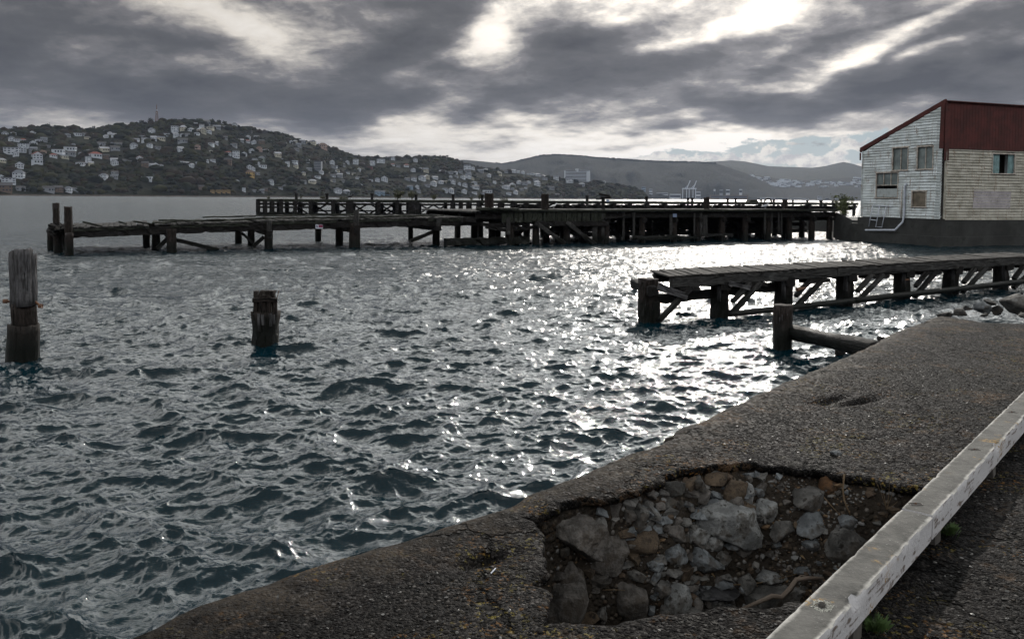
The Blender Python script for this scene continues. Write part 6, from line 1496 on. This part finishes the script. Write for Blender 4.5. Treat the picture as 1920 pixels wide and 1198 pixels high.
# ---------------------------------------------------------------- port and far suburb
MT['port'] = flatmat('port_white', (.40, .42, .46)); MT['crane'] = flatmat('crane_blue_white', (.42, .46, .54))
for i, (x0, lab) in enumerate(((1281, 'left of the two tall gantry cranes in the far port'), (1293, 'right of the two tall gantry cranes in the far port'))):
    D_ = 4250; mpp = D_ / F; u = udir(x0 + 5); ax = Vector((u.y, -u.x, 0)); c = u * D_
    zt = hz(x0 + 5, 354, D_); rt2 = empty('gantry_crane', Vector((c.x, c.y, 2)), lab, 'crane'); W = 11.5 * mpp
    for sx in (-.5, .1, .5):
        for sy in (0, 14):
            m_ = MB(); m_.tube([c + ax * W * sx + u * sy, c + ax * W * sx + u * sy + Vector((0, 0, zt))], 1.5, 4); m_.build('leg', MT['crane'], rt2)
    m_ = MB(); m_.beam(c + ax * W * -.62 + Vector((0, 0, zt)), c + ax * W * .62 + Vector((0, 0, zt)), 9, 5, wear=0, seg=2); m_.build('girder', MT['crane'], rt2)
    zb = hz(x0 + 12, 339, D_); m_ = MB(); m_.beam(c + ax * W * .12 + Vector((0, 0, zt)), c + ax * W * .62 + Vector((0, 0, zb)), 3.5, 4, wear=0, seg=2); m_.tube([c + ax * W * -.2 + Vector((0, 0, zt)), c + ax * W * .28 + Vector((0, 0, zt + (zb - zt) * .45))], 1.2, 4); m_.build('boom', MT['crane'], rt2)
for i, (x0, y0, x1, lab, wl, bn) in enumerate(((1203, 351, 1210, 'slim bluish office tower at the foot of the headland', 'blue', 6), (1217, 355, 1223, 'white narrow building right of the bluish office tower', 'white', 4), (1231, 362, 1252, 'long white port building left of the gantry cranes', 'white', 3), (1256, 364, 1276, 'low pale port building just left of the gantry cranes', 'white', 1),
      (1305, 360, 1313, 'pale square building just right of the gantry cranes', 'white', 2), (1338, 355, 1341, 'thin white silo tower, first of the four behind the wharf posts', 'white', 1), (1349, 356, 1355, 'grey white silo, second of the four silo towers', 'grey', 2), (1361, 355.5, 1368, 'broad white silo, third of the four silo towers', 'white', 2), (1386, 355, 1391, 'tall silo tower, rightmost of the four silo towers', 'white', 2),
      (1333, 366, 1400, 'long low brown wharf shed below the four silos', 'brown', 1), (1427, 370.5, 1452, 'first long white-roofed shed on the far shore', 'white', 1), (1452, 371.5, 1476, 'second long pale shed on the far shore', 'grey', 1), (1484, 372.5, 1514, 'rightmost long white shed on the far shore', 'white', 1), (1533, 368, 1541, 'white cubic building on the far shore near the shed', 'white', 3), (1548, 371, 1554, 'small grey building between the two white ones near the shed', 'grey', 1), (1566, 367, 1572, 'slim white building closest to the shed on the far shore', 'white', 3))):
    block('port_building', x0, y0, x1, 374, None, lab, 'building', WM[wl], bn, dist=4200 + (i % 3) * 30, depth=.4)
P_ = []; rr2 = random.Random(9); V = []; Fc = []
m_ = MB(); k_ = 0
while k_ < 420:
    px = rr2.gauss(1420, 50) if rr2.random() < .45 else rr2.uniform(1340, 1640); py = rr2.uniform(328, 362) if px < 1450 else rr2.uniform(334, 352)
    if noise.noise(Vector((px * .05, py * .12, 3))) < -.05: continue
    p, t = h4.locate(px, py)
    if t >= .99: continue
    k_ += 1; W = rr2.uniform(6, 15); u = Vector((p.x, p.y, 0)).normalized(); a = Matrix.Rotation(rr2.uniform(-.6, .6), 3, 'Z') @ Vector((u.y, -u.x, 0)); m_.cur = rr2.choice((0, 0, 1)); m_.box(p + Vector((0, 0, 2)), W, W * .6, rr2.uniform(2.5, 5), a, (-a.y, a.x, 0))
o = m_.build('far_suburb', [WM['white'], WM['grey']]); tag(o, 'far suburb of tiny pale houses on the slope behind the port', kind='stuff')

# ---------------------------------------------------------------- haze
mh = bpy.data.materials.new('haze'); mh.use_nodes = True; t_ = mh.node_tree; t_.nodes.clear(); gg = N(t_)
pv = gg.n('ShaderNodeVolumePrincipled'); pv.inputs['Color'].default_value = (.66, .76, 1.0, 1); pv.inputs['Density'].default_value = 3.1e-5; pv.inputs['Anisotropy'].default_value = 0.0
oo = gg.n('ShaderNodeOutputMaterial'); t_.links.new(pv.outputs[0], oo.inputs['Volume'])
m_ = MB(); m_.box((0, 3000, 300), 9800, 8200, 306); o = m_.build('haze', mh); tag(o, kind='stuff')
sc.cycles.volume_max_steps = 64
